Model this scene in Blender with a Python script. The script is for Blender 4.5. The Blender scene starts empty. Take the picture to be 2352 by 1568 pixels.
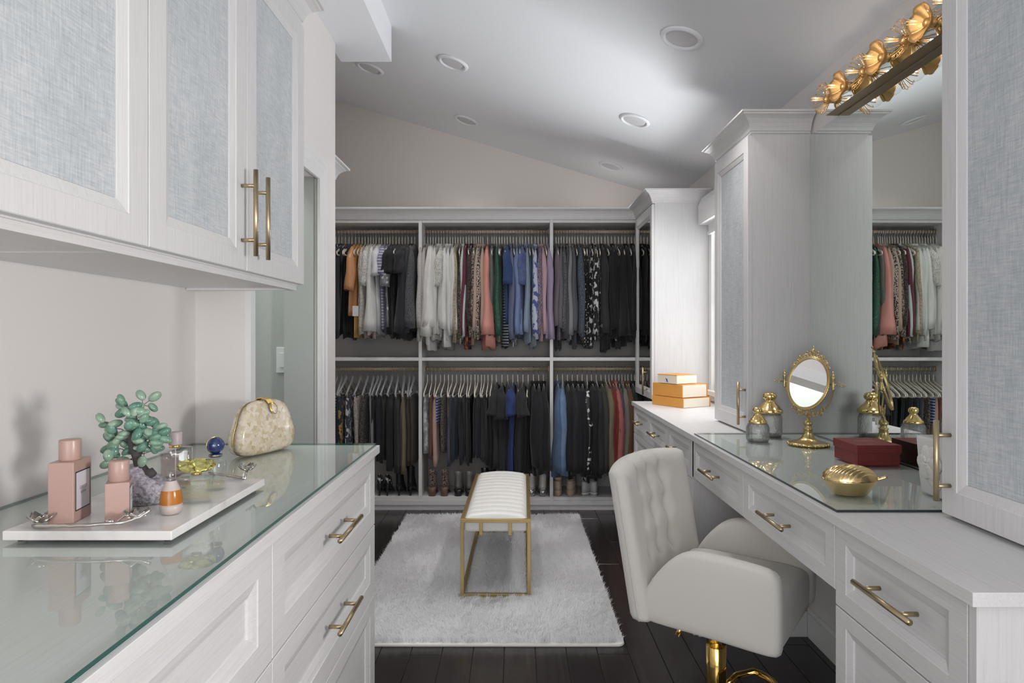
import bpy, math, random
import numpy as np
from mathutils import Vector, Matrix
R = random.Random(7)
sc = bpy.context.scene
C = sc.collection
PI = math.pi

# ------------------------------------------------------------ camera, world, lights, exposure
EYE = 1.327
cam_d = bpy.data.cameras.new('camera'); cam = bpy.data.objects.new('camera', cam_d); C.objects.link(cam)
cam.location = (0, 0, EYE); cam.rotation_euler = (PI/2, 0, 0)
cam_d.sensor_width = 36; cam_d.lens = 36*1460/2352
cam_d.shift_x = -8/2352; cam_d.shift_y = -11/2352
cam_d.clip_start = .02
sc.camera = cam
w = bpy.data.worlds.new('world'); sc.world = w; w.use_nodes = True
w.node_tree.nodes['Background'].inputs[0].default_value = (.93, .96, 1, 1)
w.node_tree.nodes['Background'].inputs[1].default_value = .8
def area(name, loc, rot, sx, sy, power, col):
    d = bpy.data.lights.new(name, 'AREA'); d.shape = 'RECTANGLE'; d.size = sx; d.size_y = sy
    d.energy = power; d.color = col
    o = bpy.data.objects.new(name, d); C.objects.link(o); o.location = loc; o.rotation_euler = rot
    return o
def spot(name, loc, aim, power, size, blend, soft, col):
    d = bpy.data.lights.new(name, 'SPOT'); d.energy = power; d.spot_size = size; d.spot_blend = blend; d.shadow_soft_size = soft; d.color = col
    o = bpy.data.objects.new(name, d); C.objects.link(o); o.location = loc
    o.rotation_euler = (Vector(aim)-Vector(loc)).to_track_quat('-Z', 'Y').to_euler(); return o
def aimed(o, aim): o.rotation_euler = (Vector(aim)-Vector(o.location)).to_track_quat('-Z', 'Y').to_euler()
a = area('daylight_window', (2.15, 4.35, .62), (0, 0, 0), 1.2, 1.0, 74, (.99, .99, 1)); aimed(a, (.1, 2.9, 2.4))
area('daylight_window_low', (1.75, 3.7, 1.35), (0, PI/2, 0), .9, 1.0, 1.2, (1, .97, .94))
area('rear_fill', (.1, -2.3, 1.35), (PI/2+.38, 0, 0), 2.2, 1.8, 13, (1, .985, .97))  # added soft fill behind the camera, not a known source
a = area('rear_left_fill', (-.75, -1.5, 1.5), (0, 0, 0), 1.4, 1.5, 8, (.98, .99, 1)); aimed(a, (.9, 2.0, 1.5))  # added fill from the left rear, lifts the right-hand fronts
spot('assumed_near_light', (1.2, .45, 1.36), (-1.0, 1.35, 1.25), 42, 1.5, .9, .13, (1, .975, .955))  # added light out of view, assumed from the shadows on the left wall
area('passage_fill', (-1.7, 2.7, 2.98), (0, 0, 0), .6, .6, 10.5, (.95, 1, .98))  # added fill, hidden high up, brightens the closed passage
sc.view_settings.view_transform = 'Standard'; sc.view_settings.look = 'None'
sc.view_settings.gamma = 1; sc.view_settings.use_curve_mapping = False
sc.view_settings.exposure = 1.0
sc.cycles.use_denoising = True
sc.cycles.max_bounces = 10; sc.cycles.transparent_max_bounces = 16
sc.cycles.caustics_reflective = False; sc.cycles.caustics_refractive = False

# ------------------------------------------------------------ materials
def s2l(c):
    return tuple(((v/255)/12.92 if v/255 <= .04045 else ((v/255+.055)/1.055)**2.4) for v in c)
def new_mat(name):
    m = bpy.data.materials.new(name); m.use_nodes = True
    return m, m.node_tree, m.node_tree.nodes['Principled BSDF']
def coords(nt, scale, kind='Object', rot=(0, 0, 0)):
    tc = nt.nodes.new('ShaderNodeTexCoord'); mp = nt.nodes.new('ShaderNodeMapping')
    nt.links.new(tc.outputs[kind], mp.inputs[0]); mp.inputs['Scale'].default_value = scale
    mp.inputs['Rotation'].default_value = rot
    return mp.outputs[0]
def noise(nt, vec, scale=1, detail=3, rough=.5):
    n = nt.nodes.new('ShaderNodeTexNoise'); n.inputs['Scale'].default_value = scale
    n.inputs['Detail'].default_value = detail; n.inputs['Roughness'].default_value = rough
    nt.links.new(vec, n.inputs['Vector']); return n.outputs['Fac']
def ramp(nt, fac, stops):
    r = nt.nodes.new('ShaderNodeValToRGB'); nt.links.new(fac, r.inputs[0])
    e = r.color_ramp.elements
    while len(e) < len(stops): e.new(.5)
    for i, (p, c) in enumerate(stops): e[i].position = p; e[i].color = (*c, 1)
    return r.outputs[0]
def mix(nt, fac, a, b, mode='MIX'):
    n = nt.nodes.new('ShaderNodeMix'); n.data_type = 'RGBA'; n.blend_type = mode
    if isinstance(fac, (int, float)): n.inputs[0].default_value = fac
    else: nt.links.new(fac, n.inputs[0])
    for s, v in ((6, a), (7, b)):
        if isinstance(v, tuple): n.inputs[s].default_value = (*v, 1)
        else: nt.links.new(v, n.inputs[s])
    return n.outputs[2]
def bump(nt, b, h, strength=.3, dist=.002):
    n = nt.nodes.new('ShaderNodeBump'); n.inputs['Strength'].default_value = strength
    n.inputs['Distance'].default_value = dist
    nt.links.new(h, n.inputs['Height']); nt.links.new(n.outputs[0], b.inputs['Normal'])
def plain(name, col, rough=.5, metal=0, spec=.5, sheen=0, coat=0):
    m, nt, b = new_mat(name)
    b.inputs['Base Color'].default_value = (*col, 1); b.inputs['Roughness'].default_value = rough
    b.inputs['Metallic'].default_value = metal; b.inputs['Specular IOR Level'].default_value = spec
    b.inputs['Sheen Weight'].default_value = sheen; b.inputs['Coat Weight'].default_value = coat
    return m
def paint(name, col, rough=.7):
    m, nt, b = new_mat(name)
    v = coords(nt, (1, 1, 1)); f = noise(nt, v, 120, 2)
    c = mix(nt, f, tuple(x*.97 for x in col), col); nt.links.new(c, b.inputs['Base Color'])
    b.inputs['Roughness'].default_value = rough; bump(nt, b, f, .06, .001); return m
def grain(name, col, scale):
    m, nt, b = new_mat(name)
    v = coords(nt, scale); f = noise(nt, v, 1, 4, .65)
    c = ramp(nt, f, [(.28, tuple(x*.90 for x in col)), (.5, col), (.72, tuple(min(1, x*1.03) for x in col))])
    nt.links.new(c, b.inputs['Base Color']); b.inputs['Roughness'].default_value = .42
    bump(nt, b, f, .22, .0008); return m
WHITE = (.73, .72, .72)
M = {}
M['cab_v'] = grain('white_wood_vertical', WHITE, (300, 300, 7))
M['cab_h'] = grain('white_wood_lengthwise', WHITE, (300, 7, 300))
M['cab_x'] = grain('white_wood_crosswise', WHITE, (7, 300, 300))
M['wall'] = paint('blush_white_wall_paint', (.80, .765, .745))
M['wall_back'] = paint('greige_wall_paint', (.84, .78, .735))
M['ceil'] = paint('white_ceiling_paint', (.86, .87, .90))
M['passage'] = paint('grey_green_paint', (.48, .50, .48))
M['trimw'] = plain('white_trim_paint', (.82, .82, .82), .4)
def linen(name, a, b_, c_):
    m, nt, b = new_mat(name)
    f1 = noise(nt, coords(nt, (40, 260, 22)), 1, 4, .7); f2 = noise(nt, coords(nt, (40, 22, 260)), 1, 4, .7)
    f3 = noise(nt, coords(nt, (9, 14, 5)), 1, 3, .6)
    s = nt.nodes.new('ShaderNodeMath'); s.operation = 'ADD'; nt.links.new(f1, s.inputs[0]); nt.links.new(f2, s.inputs[1])
    s2 = nt.nodes.new('ShaderNodeMath'); s2.operation = 'MULTIPLY_ADD'; nt.links.new(f3, s2.inputs[0]); s2.inputs[1].default_value = .5; nt.links.new(s.outputs[0], s2.inputs[2])
    s3 = nt.nodes.new('ShaderNodeMath'); s3.operation = 'MULTIPLY'; nt.links.new(s2.outputs[0], s3.inputs[0]); s3.inputs[1].default_value = .4
    c = ramp(nt, s3.outputs[0], [(.36, a), (.5, b_), (.62, c_)])
    nt.links.new(c, b.inputs['Base Color']); b.inputs['Roughness'].default_value = .38
    bump(nt, b, s.outputs[0], .25, .0008); return m
M['linen'] = linen('blue_grey_linen', (.42, .465, .50), (.575, .61, .635), (.72, .735, .745))
M['brass'] = plain('brushed_champagne_brass', (.50, .40, .25), .33, 1)
M['gold'] = plain('polished_gold', (.83, .60, .27), .14, 1)
M['goldbright'] = plain('bright_gold', (.95, .66, .22), .1, 1)
M['antique'] = plain('antique_brass', (.55, .42, .20), .28, 1)
M['petalgold'] = plain('golden_petal', (.72, .46, .19), .48, 1)
M['silver'] = plain('cast_silver', (.62, .59, .55), .22, 1)
M['chrome'] = plain('steel_wire', (.7, .7, .7), .2, 1)
M['mirror'] = plain('mirror_silvering', (.80, .85, .82), .0, 1)
M['mirror_neutral'] = plain('small_mirror', (.92, .91, .91), .0, 1)
M['glassdoor'] = plain('smoked_mirror_glass', (.55, .56, .55), .02, 1)
M['leafgold'] = plain('satin_yellow_gold', (.80, .60, .30), .2, 1)
M['bar'] = plain('brushed_bronze_bar', (.42, .31, .19), .45, .4)
M['rod'] = plain('champagne_rod', (.46, .36, .26), .5, .15)
M['closet_in'] = paint('closet_grey_melamine', (.44, .425, .41), .55)
def clear(name, tint, ior=1.5, edge=None):
    m = bpy.data.materials.new(name); m.use_nodes = True; nt = m.node_tree; nt.nodes.clear()
    o = nt.nodes.new('ShaderNodeOutputMaterial'); t = nt.nodes.new('ShaderNodeBsdfTransparent'); g = nt.nodes.new('ShaderNodeBsdfGlossy')
    f = nt.nodes.new('ShaderNodeFresnel'); x = nt.nodes.new('ShaderNodeMixShader')
    t.inputs[0].default_value = (*tint, 1); g.inputs['Roughness'].default_value = 0; g.inputs[0].default_value = (.95, 1, .98, 1)
    f.inputs[0].default_value = ior
    ge = nt.nodes.new('ShaderNodeNewGeometry'); iv = nt.nodes.new('ShaderNodeMath'); iv.operation = 'SUBTRACT'; iv.inputs[0].default_value = 1
    ml = nt.nodes.new('ShaderNodeMath'); ml.operation = 'MULTIPLY'
    nt.links.new(ge.outputs['Backfacing'], iv.inputs[1]); nt.links.new(iv.outputs[0], ml.inputs[0]); nt.links.new(f.outputs[0], ml.inputs[1])
    nt.links.new(ml.outputs[0], x.inputs[0]); nt.links.new(t.outputs[0], x.inputs[1]); nt.links.new(g.outputs[0], x.inputs[2])
    nt.links.new(x.outputs[0], o.inputs[0]); return m
M['glasstop'] = clear('greenish_table_glass', (.955, .975, .962), 1.62)
M['glassedge'] = plain('green_glass_edge', (.012, .075, .06), .1)
M['glassedge_dark'] = plain('dark_glass_edge', (.02, .03, .03), .1)
M['bulb'] = clear('clear_bulb_glass', (.95, .95, .95), 1.35)
M['acrylic'] = plain('clear_acrylic', (.62, .63, .65), .15); M['acrylic'].node_tree.nodes['Principled BSDF'].inputs['Alpha'].default_value = .42
M['pane'] = clear('window_pane_glass', (.97, .98, .98), 1.3)
def glass(name, col, rough=0, ior=1.45):
    m, nt, b = new_mat(name); b.inputs['Base Color'].default_value = (*col, 1)
    b.inputs['Transmission Weight'].default_value = 1; b.inputs['Roughness'].default_value = rough; b.inputs['IOR'].default_value = ior
    return m
M['bottleglass'] = clear('clear_bottle_glass', (.94, .95, .95), 1.9)
M['frost'] = plain('frosted_glass', (.50, .43, .40), .35)
M['amber'] = plain('amber_liquid', (.42, .15, .02), .2)
M['yellowgem'] = glass('yellow_crystal', (.95, .90, .30), .03)
M['paleyellow'] = clear('pale_yellow_liquid', (.96, .95, .82), 1.4)
M['pinkliquid'] = clear('pale_pink_liquid', (.91, .82, .82), 1.4)
M['fil'] = plain('bulb_filament', (1, .45, .12), .4)
b = M['fil'].node_tree.nodes['Principled BSDF']; b.inputs['Emission Color'].default_value = (1, .5, .18, 1); b.inputs['Emission Strength'].default_value = .6
M['pink'] = plain('pink_lacquer', (.47, .305, .262), .32)
M['black'] = plain('black_print', (.02, .02, .025), .5)
M['label'] = plain('white_label', (.66, .63, .68), .5)
M['blueglass'] = plain('dark_blue_glass', (.012, .03, .12), .08, coat=1)
M['lilaccap'] = plain('dusty_lilac_cap', (.50, .43, .43), .4)
M['ivory'] = plain('ivory_hanger_plastic', (.74, .69, .60), .45)
M['boucle'] = plain('ivory_upholstery', (.66, .635, .59), .75, sheen=.3)
M['bencuph'] = plain('white_leatherette', (.82, .81, .78), .4)
M['benchgold'] = plain('satin_gold_frame', (.50, .36, .16), .38, .85)
M['orange'] = plain('orange_card', (.72, .33, .07), .55)
M['cream_lit_card'] = plain('cream_lit_card', (.80, .72, .60), .6)  # cream of the small box; also painted window light on the orange boxes
M['ribbon'] = plain('blue_ribbon', (.08, .12, .42), .5)
M['redbox'] = plain('dark_red_card', (.19, .026, .026), .5)
M['ceramic'] = plain('white_ceramic', (.76, .75, .73), .4)
M['tag'] = plain('white_swing_tag', (.72, .70, .70), .6)
def marble():
    m, nt, b = new_mat('white_marble'); f = noise(nt, coords(nt, (5, 9, 5), rot=(0, 0, .5)), 1, 6, .6)
    c = ramp(nt, f, [(.35, (.62, .60, .59)), (.5, (.80, .78, .76)), (.7, (.85, .84, .83))])
    nt.links.new(c, b.inputs['Base Color']); b.inputs['Roughness'].default_value = .15; return m
M['marble'] = marble()
def floorwood():
    m, nt, b = new_mat('dark_espresso_wood')
    oi = nt.nodes.new('ShaderNodeObjectInfo')
    f = noise(nt, coords(nt, (60, 2.5, 60)), 1, 5, .6)
    c = ramp(nt, f, [(.3, (.016, .013, .013)), (.6, (.034, .028, .027)), (.8, (.05, .04, .04))])
    c2 = mix(nt, oi.outputs['Random'], c, (.022, .017, .018)); nt.links.new(c2, b.inputs['Base Color'])
    b.inputs['Roughness'].default_value = .22; bump(nt, b, f, .12, .0006); return m
M['floor'] = floorwood()
M['floorgap'] = plain('dark_gap', (.03, .03, .03), .8)
def nacre():
    m, nt, b = new_mat('mother_of_pearl')
    v = nt.nodes.new('ShaderNodeTexVoronoi'); v.distance = 'MANHATTAN'; v.inputs['Scale'].default_value = 105
    nt.links.new(coords(nt, (1, 1, .8), rot=(.5, .4, .3)), v.inputs['Vector'])
    s = nt.nodes.new('ShaderNodeSeparateColor'); nt.links.new(v.outputs['Color'], s.inputs[0])
    c = ramp(nt, s.outputs[0], [(0, (.58, .46, .29)), (.25, (.68, .57, .41)), (.6, (.75, .66, .51)), (1, (.80, .73, .62))])
    nt.links.new(c, b.inputs['Base Color']); b.inputs['Roughness'].default_value = .18; b.inputs['Coat Weight'].default_value = .2; return m
M['nacre'] = nacre()
def rock():
    m, nt, b = new_mat('amethyst_rock'); f = noise(nt, coords(nt, (1, 1, 1)), 120, 4, .7)
    s = nt.nodes.new('ShaderNodeSeparateXYZ'); tc = nt.nodes.new('ShaderNodeTexCoord'); nt.links.new(tc.outputs['Generated'], s.inputs[0])
    a = ramp(nt, f, [(.35, (.10, .10, .11)), (.6, (.50, .48, .52)), (.75, (.85, .84, .88))])
    c = ramp(nt, f, [(.35, (.28, .22, .32)), (.7, (.66, .60, .66))])
    mm = mix(nt, s.outputs[2], a, c); nt.links.new(mm, b.inputs['Base Color']); b.inputs['Roughness'].default_value = .3
    bump(nt, b, f, .8, .004); return m
M['rock'] = rock()
M['bark'] = plain('grey_bark', (.07, .06, .06), .8)
def jade(name, c1, c2):
    m, nt, b = new_mat(name); f = noise(nt, coords(nt, (1, 1, 1)), 45, 3)
    c = ramp(nt, f, [(.35, c1), (.65, c2)]); nt.links.new(c, b.inputs['Base Color']); b.inputs['Roughness'].default_value = .22; return m
M['jade0'] = jade('green_aventurine', (.13, .25, .18), (.25, .40, .29))
M['jade1'] = jade('pale_aventurine', (.21, .34, .25), (.38, .50, .39))
M['jade2'] = jade('deep_aventurine', (.09, .20, .15), (.17, .32, .25))
def furmat():
    m = bpy.data.materials.new('white_shag'); m.use_nodes = True; nt = m.node_tree; nt.nodes.clear()
    o = nt.nodes.new('ShaderNodeOutputMaterial'); d = nt.nodes.new('ShaderNodeBsdfDiffuse'); t = nt.nodes.new('ShaderNodeBsdfTranslucent'); x = nt.nodes.new('ShaderNodeMixShader')
    d.inputs[0].default_value = (.95, .95, .96, 1); t.inputs[0].default_value = (.95, .95, .96, 1); x.inputs[0].default_value = .45
    nt.links.new(d.outputs[0], x.inputs[1]); nt.links.new(t.outputs[0], x.inputs[2]); nt.links.new(x.outputs[0], o.inputs[0]); return m
M['fur'] = furmat()
M['rugbase'] = plain('rug_backing', (.80, .78, .73), .9)
M['lens'] = plain('frosted_lens', (.66, .65, .67), .6)

# ------------------------------------------------------------ mesh helpers
class MB:
    def __init__(s): s.v = []; s.f = []; s.m = []; s.sm = []
    def add(s, vs, fs, smooth=False, mi=0):
        o = len(s.v); s.v += [tuple(p) for p in vs]
        for f in fs: s.f.append(tuple(i+o for i in f)); s.m.append(mi); s.sm.append(smooth)
    def box(s, x0, x1, y0, y1, z0, z1, mi=0):
        vs = [(x0, y0, z0), (x1, y0, z0), (x1, y1, z0), (x0, y1, z0), (x0, y0, z1), (x1, y0, z1), (x1, y1, z1), (x0, y1, z1)]
        s.add(vs, [(3, 2, 1, 0), (4, 5, 6, 7), (0, 1, 5, 4), (1, 2, 6, 5), (2, 3, 7, 6), (3, 0, 4, 7)], False, mi)
    def rings(s, rings, close=True, cap=True, smooth=True, mi=0):
        n = len(rings[0]); vs = [p for r in rings for p in r]; fs = []
        for i in range(len(rings)-1):
            for j in range(n if close else n-1):
                k = (j+1) % n; fs.append((i*n+j, i*n+k, (i+1)*n+k, (i+1)*n+j))
        if cap and close:
            fs.append(tuple(range(n))[::-1]); fs.append(tuple((len(rings)-1)*n+j for j in range(n)))
        s.add(vs, fs, smooth, mi)
    def lathe(s, prof, c=(0, 0, 0), n=24, mi=0, smooth=True, ax='z', sx=1, sy=1, cap=True):
        rs = []
        for r, h in prof:
            ring = []
            for j in range(n):
                a = 2*PI*j/n; p = (r*math.cos(a)*sx, r*math.sin(a)*sy, h)
                if ax == 'x': p = (h, p[0], p[1])
                if ax == 'y': p = (p[0], h, p[1])
                ring.append((c[0]+p[0], c[1]+p[1], c[2]+p[2]))
            rs.append(ring)
        s.rings(rs, True, cap, smooth, mi)
    def tube(s, pts, r, n=8, mi=0, smooth=True, closed=False):
        P = [Vector(p) for p in pts]; rs = []; up = None
        for i, p in enumerate(P):
            if closed: t = P[(i+1) % len(P)]-P[i-1]
            else: t = (P[min(i+1, len(P)-1)]-P[max(i-1, 0)])
            t.normalize()
            if up is None: up = Vector((0, 0, 1)) if abs(t.z) < .9 else Vector((1, 0, 0))
            a = t.cross(up)
            if a.length < 1e-4: a = t.cross(Vector((0, 1, .1)))
            a.normalize(); b_ = a.cross(t).normalized(); up = b_
            rr = r[i] if isinstance(r, (list, tuple)) else r
            rs.append([tuple(p+a*math.cos(2*PI*j/n)*rr+b_*math.sin(2*PI*j/n)*rr) for j in range(n)])
        if closed: rs.append(rs[0])
        s.rings(rs, True, not closed, smooth, mi)
    def ell(s, c, rx, ry, rz, rot=None, n=12, m=8, mi=0):
        vs = []; fs = []
        for i in range(m+1):
            th = PI*i/m
            for j in range(n):
                a = 2*PI*j/n; p = Vector((rx*math.sin(th)*math.cos(a), ry*math.sin(th)*math.sin(a), rz*math.cos(th)))
                if rot is not None: p = rot @ p
                vs.append((c[0]+p[0], c[1]+p[1], c[2]+p[2]))
        for i in range(m):
            for j in range(n):
                k = (j+1) % n
                fs.append((i*n+j, (i+1)*n+j, (i+1)*n+k, i*n+k))
        s.add(vs, fs, True, mi)
    def prism(s, poly, lo, hi, ax='y', mi=0, smooth=False):
        def P(a, b_, h):
            return {'y': (a, h, b_), 'x': (h, a, b_), 'z': (a, b_, h)}[ax]
        s.rings([[P(a, b_, lo) for a, b_ in poly], [P(a, b_, hi) for a, b_ in poly]], True, True, smooth, mi)
    def grid(s, fn, nu, nv, mi=0, smooth=True, flip=False):
        vs = [fn(i/nu, j/nv) for i in range(nu+1) for j in range(nv+1)]; fs = []
        for i in range(nu):
            for j in range(nv):
                q = (i*(nv+1)+j, (i+1)*(nv+1)+j, (i+1)*(nv+1)+j+1, i*(nv+1)+j+1)
                fs.append(q[::-1] if flip else q)
        s.add(vs, fs, smooth, mi)
    def build(s, name, mats, parent=None, loc=None, rotz=0, fix=True):
        me = bpy.data.meshes.new(name); me.from_pydata(s.v, [], s.f)
        if not isinstance(mats, (list, tuple)): mats = [mats]
        for m_ in mats: me.materials.append(m_)
        me.polygons.foreach_set('material_index', s.m); me.polygons.foreach_set('use_smooth', s.sm)
        if fix:
            import bmesh
            bm = bmesh.new(); bm.from_mesh(me); bmesh.ops.remove_doubles(bm, verts=bm.verts, dist=1e-6)
            bmesh.ops.recalc_face_normals(bm, faces=bm.faces); bm.to_mesh(me); bm.free()
        me.update()
        o = bpy.data.objects.new(name, me); C.objects.link(o)
        if parent is not None: o.parent = parent
        if loc is not None: o.location = loc
        o.rotation_euler.z = rotz
        return o
def smoothed(o, lv=1):
    m = o.modifiers.new('sub', 'SUBSURF'); m.levels = lv; m.render_levels = lv; return o
def bev(o, wd=.002, seg=2):
    m = o.modifiers.new('bev', 'BEVEL'); m.width = wd; m.segments = seg; m.limit_method = 'ANGLE'; return o
def tag(o, label=None, cat=None, group=None, kind=None):
    if label: o['label'] = label
    if cat: o['category'] = cat
    if group: o['group'] = group
    if kind: o['kind'] = kind
    return o
def thing(name, label, cat, loc=(0, 0, 0), rotz=0, group=None):
    o = bpy.data.objects.new(name, None); C.objects.link(o); o.location = loc; o.rotation_euler.z = rotz
    o.empty_display_size = .05
    return tag(o, label, cat, group)
def part(p, name, mb, mat, **k):
    """a part built in world coordinates under a thing that may be moved"""
    o = mb.build(name, mat, p, **k); 
    return o
def B(*a, mi=0):
    m = MB(); m.box(*a, mi=mi); return m
def struct(name, mb, mat, label=None, cat=None):
    o = mb.build(name, mat); o['kind'] = 'structure'
    tag(o, label, cat); return o
def text(body, size, parent, loc, rot, mat, name='lettering', extrude=.0002, shear=0):
    d = bpy.data.curves.new(name, 'FONT'); d.body = body; d.size = size; d.align_x = 'CENTER'; d.align_y = 'CENTER'; d.extrude = extrude
    d.materials.append(mat); o = bpy.data.objects.new(name, d); C.objects.link(o); o.parent = parent
    dg = bpy.context.evaluated_depsgraph_get(); dg.update(); me = bpy.data.meshes.new_from_object(o.evaluated_get(dg), depsgraph=dg)
    bpy.data.objects.remove(o); o = bpy.data.objects.new(name, me); C.objects.link(o); o.parent = parent
    if shear: me.transform(Matrix(((1, shear, 0, 0), (0, 1, 0, 0), (0, 0, 1, 0), (0, 0, 0, 1))))
    o.location = loc; o.rotation_euler = rot; return o
def W(mb, name, mat, parent):
    """link a mesh given in room coordinates under an unrotated parent"""
    p = parent; off = Vector((0, 0, 0))
    while p is not None: off += p.location; p = p.parent
    mb.v = [(a-off.x, b_-off.y, c-off.z) for a, b_, c in mb.v]
    return mb.build(name, mat, parent)  # pale skin on the window side: window glare put into the colour

# ------------------------------------------------------------ room shell
XR, YB = 1.308, 5.237
def zc(x): return 2.835-.294*x
m = B(-2.6, 1.45, -2.5, YB+.1, -.03, -.006); floor = struct('floor', m, M['floorgap'])
PW = .131
def plank_mesh(L):
    b = MB(); e = .0012; x0, x1 = -PW/2+.0012, PW/2-.0012; y0, y1 = .001, L-.001
    lo = [(x0, y0, -.02), (x1, y0, -.02), (x1, y1, -.02), (x0, y1, -.02)]
    mi_ = [(x0, y0, -e), (x1, y0, -e), (x1, y1, -e), (x0, y1, -e)]
    hi = [(x0+e, y0+e, 0), (x1-e, y0+e, 0), (x1-e, y1-e, 0), (x0+e, y1-e, 0)]
    b.rings([lo, mi_, hi], True, True, False); return b
pm = {}
for L in (.62, .93, 1.24):
    o = plank_mesh(L).build('plank', M['floor'], floor); pm[L] = o.data; bpy.data.objects.remove(o)
ncol = 0
for i in range(-15, 11):
    x = i*PW+.018; y = .35-R.random()*.9
    if x < -1.9: continue
    while y < YB:
        L = R.choice((.62, .93, 1.24, 1.24))
        if y+L > .4:
            o = bpy.data.objects.new('plank', pm[L]); C.objects.link(o); o.parent = floor; o.location = (x, y, 0)
        y += L
m = MB()
m.rings([[(-2.6, -2.5, zc(-2.6)), (1.45, -2.5, zc(1.45)), (1.45, -2.5, zc(1.45)+.1), (-2.6, -2.5, zc(-2.6)+.1)],
         [(-2.6, YB+.1, zc(-2.6)), (1.45, YB+.1, zc(1.45)), (1.45, YB+.1, zc(1.45)+.1), (-2.6, YB+.1, zc(-2.6)+.1)]], True, True, False)
ceiling = struct('ceiling', m, M['ceil'])
m = MB(); m.prism([(-1.87, 0), (XR+.12, 0), (XR+.12, zc(XR+.12)), (-1.87, zc(-1.87))], YB, YB+.1, 'y')
struct('wall_back', m, M['wall_back'])
WY0, WY1, WZ0, WZ1 = 3.33, 4.2, .975, 2.15
m = MB()
m.box(XR, XR+.12, -2.5, WY0, 0, zc(XR)); m.box(XR, XR+.12, WY1, YB, 0, zc(XR)); m.box(XR, XR+.12, WY0, WY1, 0, WZ0); m.box(XR, XR+.12, WY0, WY1, WZ1, zc(XR))
struct('wall_right', m, M['wall'])
# left: wall behind the dresser, short return, header over the passage opening, far pier, back part of the closet
m = MB(); m.box(-1.22, -1.10, -2.5, 2.185, 0, zc(-1.10)); m.box(-1.22, -.93, 2.185, 2.222, 0, zc(-.93))
m.box(-1.07, -.93, 2.222, 3.0, 2.075, zc(-.93)); m.box(-1.07, -.93, 3.0, 3.28, 0, zc(-.93))
struct('wall_left', m, M['wall'])
m = B(-1.87, -1.75, 3.28, YB, 0, zc(-1.75)); struct('wall_left_2', m, M['wall_back'])
m = B(-2.5, -1.07, 3.1, 3.22, 0, zc(-1.07)); struct('wall_passage', m, M['passage'])
m = B(-2.15, -2.03, 2.2, 3.1, 0, 3.3); m.box(-2.03, -1.22, 2.1, 2.2, 0, 3.1); struct('wall_passage_2', m, M['passage'])
m = B(-1.38, -1.326, 3.08, 3.1, 0, 2.6); struct('trim_4', m, M['wall'])
m = B(-1.326, -1.299, 3.07, 3.1, 0, 2.6); struct('trim_5', m, M['trimw'])
m = B(-1.0695, -.948, 2.985, 3.0, 0, 2.075); m.box(-1.087, -1.0695, 2.985, 3.28, 0, 2.075); struct('trim_3', m, M['passage'])
# casing round the passage opening (profiled, mitred), on the room face of the left wall
def casing():
    m = MB(); x = -.93; y0, y1, zt = 2.235, 2.985, 2.068
    # profile: (offset outwards from opening, projection)
    prof = [(0, .0), (0, .012), (.012, .016), (.03, .014), (.04, .019), (.062, .021), (.072, .026), (.085, .026), (.088, 0)]
    for (py0, pz0, py1, pz1, dy, dz) in [(y1, 0, y1, zt, 1, 0), (y1, zt, y0, zt, 0, 1)]:
        ra = []; rb = []
        for o_, p_ in prof:
            if dy: ra.append((x+p_, y1+o_, 0)); rb.append((x+p_, y1+o_, zt+o_))
            else: ra.append((x+p_, y1+o_, zt+o_)); rb.append((x+p_, y0-.05, zt+o_))
        m.rings([ra, rb], False, False, False)
    m.box(x, x+.02, 2.186, 2.225, 0, zt+.088)
    return m
struct('door_1', casing(), M['trimw'], 'white moulded casing round the passage opening', 'door casing')
m = MB(); m.box(-.96, -.683, -2.5, 3.5, 2.84, zc(-.683)+.09); struct('trim_2', m, M['ceil'])
# light switch on the passage wall
t = thing('light_switch', 'white double light switch on the grey-green passage wall', 'light switch', (-1.12, 3.1, 1.213))
bev(B(-.045, .06, -.006, 0, -.062, .062).build('wall_plate', M['trimw'], t), .002)
bev(B(-.028, -.004, -.01, -.006, -.035, .035).build('rocker', M['trimw'], t), .001)
bev(B(.014, .038, -.01, -.006, -.035, .035).build('rocker', M['trimw'], t), .001)
# baseboards
def baseb(name, m): return struct(name, m, M['trimw'])
m = B(XR-.016, XR, 1.6, 2.83, 0, .105); m.box(XR-.010, XR, 1.6, 2.83, .105, .125); baseb('baseboard_right', m)

# window
m = MB()
m.box(XR+.03, XR+.075, WY0, WY1, WZ0, WZ0+.04); m.box(XR+.03, XR+.075, WY0, WY1, WZ1-.04, WZ1)
m.box(XR+.03, XR+.075, WY0, WY0+.04, WZ0, WZ1); m.box(XR+.03, XR+.075, WY1-.04, WY1, WZ0, WZ1); m.box(XR+.035, XR+.07, WY0, WY1, 1.56, 1.60)
wd = struct('window_1', m, M['trimw'])
m = B(XR+.05, XR+.054, WY0+.03, WY1-.03, WZ0+.03, 1.57); m.box(XR+.045, XR+.049, WY0+.03, WY1-.03, 1.58, WZ1-.03)
m.build('pane', M['pane'], wd)
m = MB(); m.box(XR-.014, XR, WY1, WY1+.05, WZ0-.03, WZ1+.05); m.box(XR-.014, XR, WY0-.04, WY0, WZ0-.03, WZ1+.05); m.box(XR-.014, XR, WY0, WY1, WZ1, WZ1+.05)
m.build('casing', M['trimw'], wd)
m = B(XR-.05, XR+.03, WY0-.04, WY1+.055, WZ0-.028, WZ0); m.box(XR-.016, XR, WY0-.03, WY1+.045, WZ0-.07, WZ0-.028); m.build('window_sill', M['trimw'], wd)
t = thing('roller_shade', 'white fabric roller shade cassette above the bright window', 'window shade', (XR, 3.77, 2.07))
m = MB(); m.prism([(-.09, 0), (-.005, 0), (-.005, .18), (-.065, .18), (-.09, .13)], -.47, .47, 'y'); m.build('cassette', M['trimw'], t)
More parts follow.
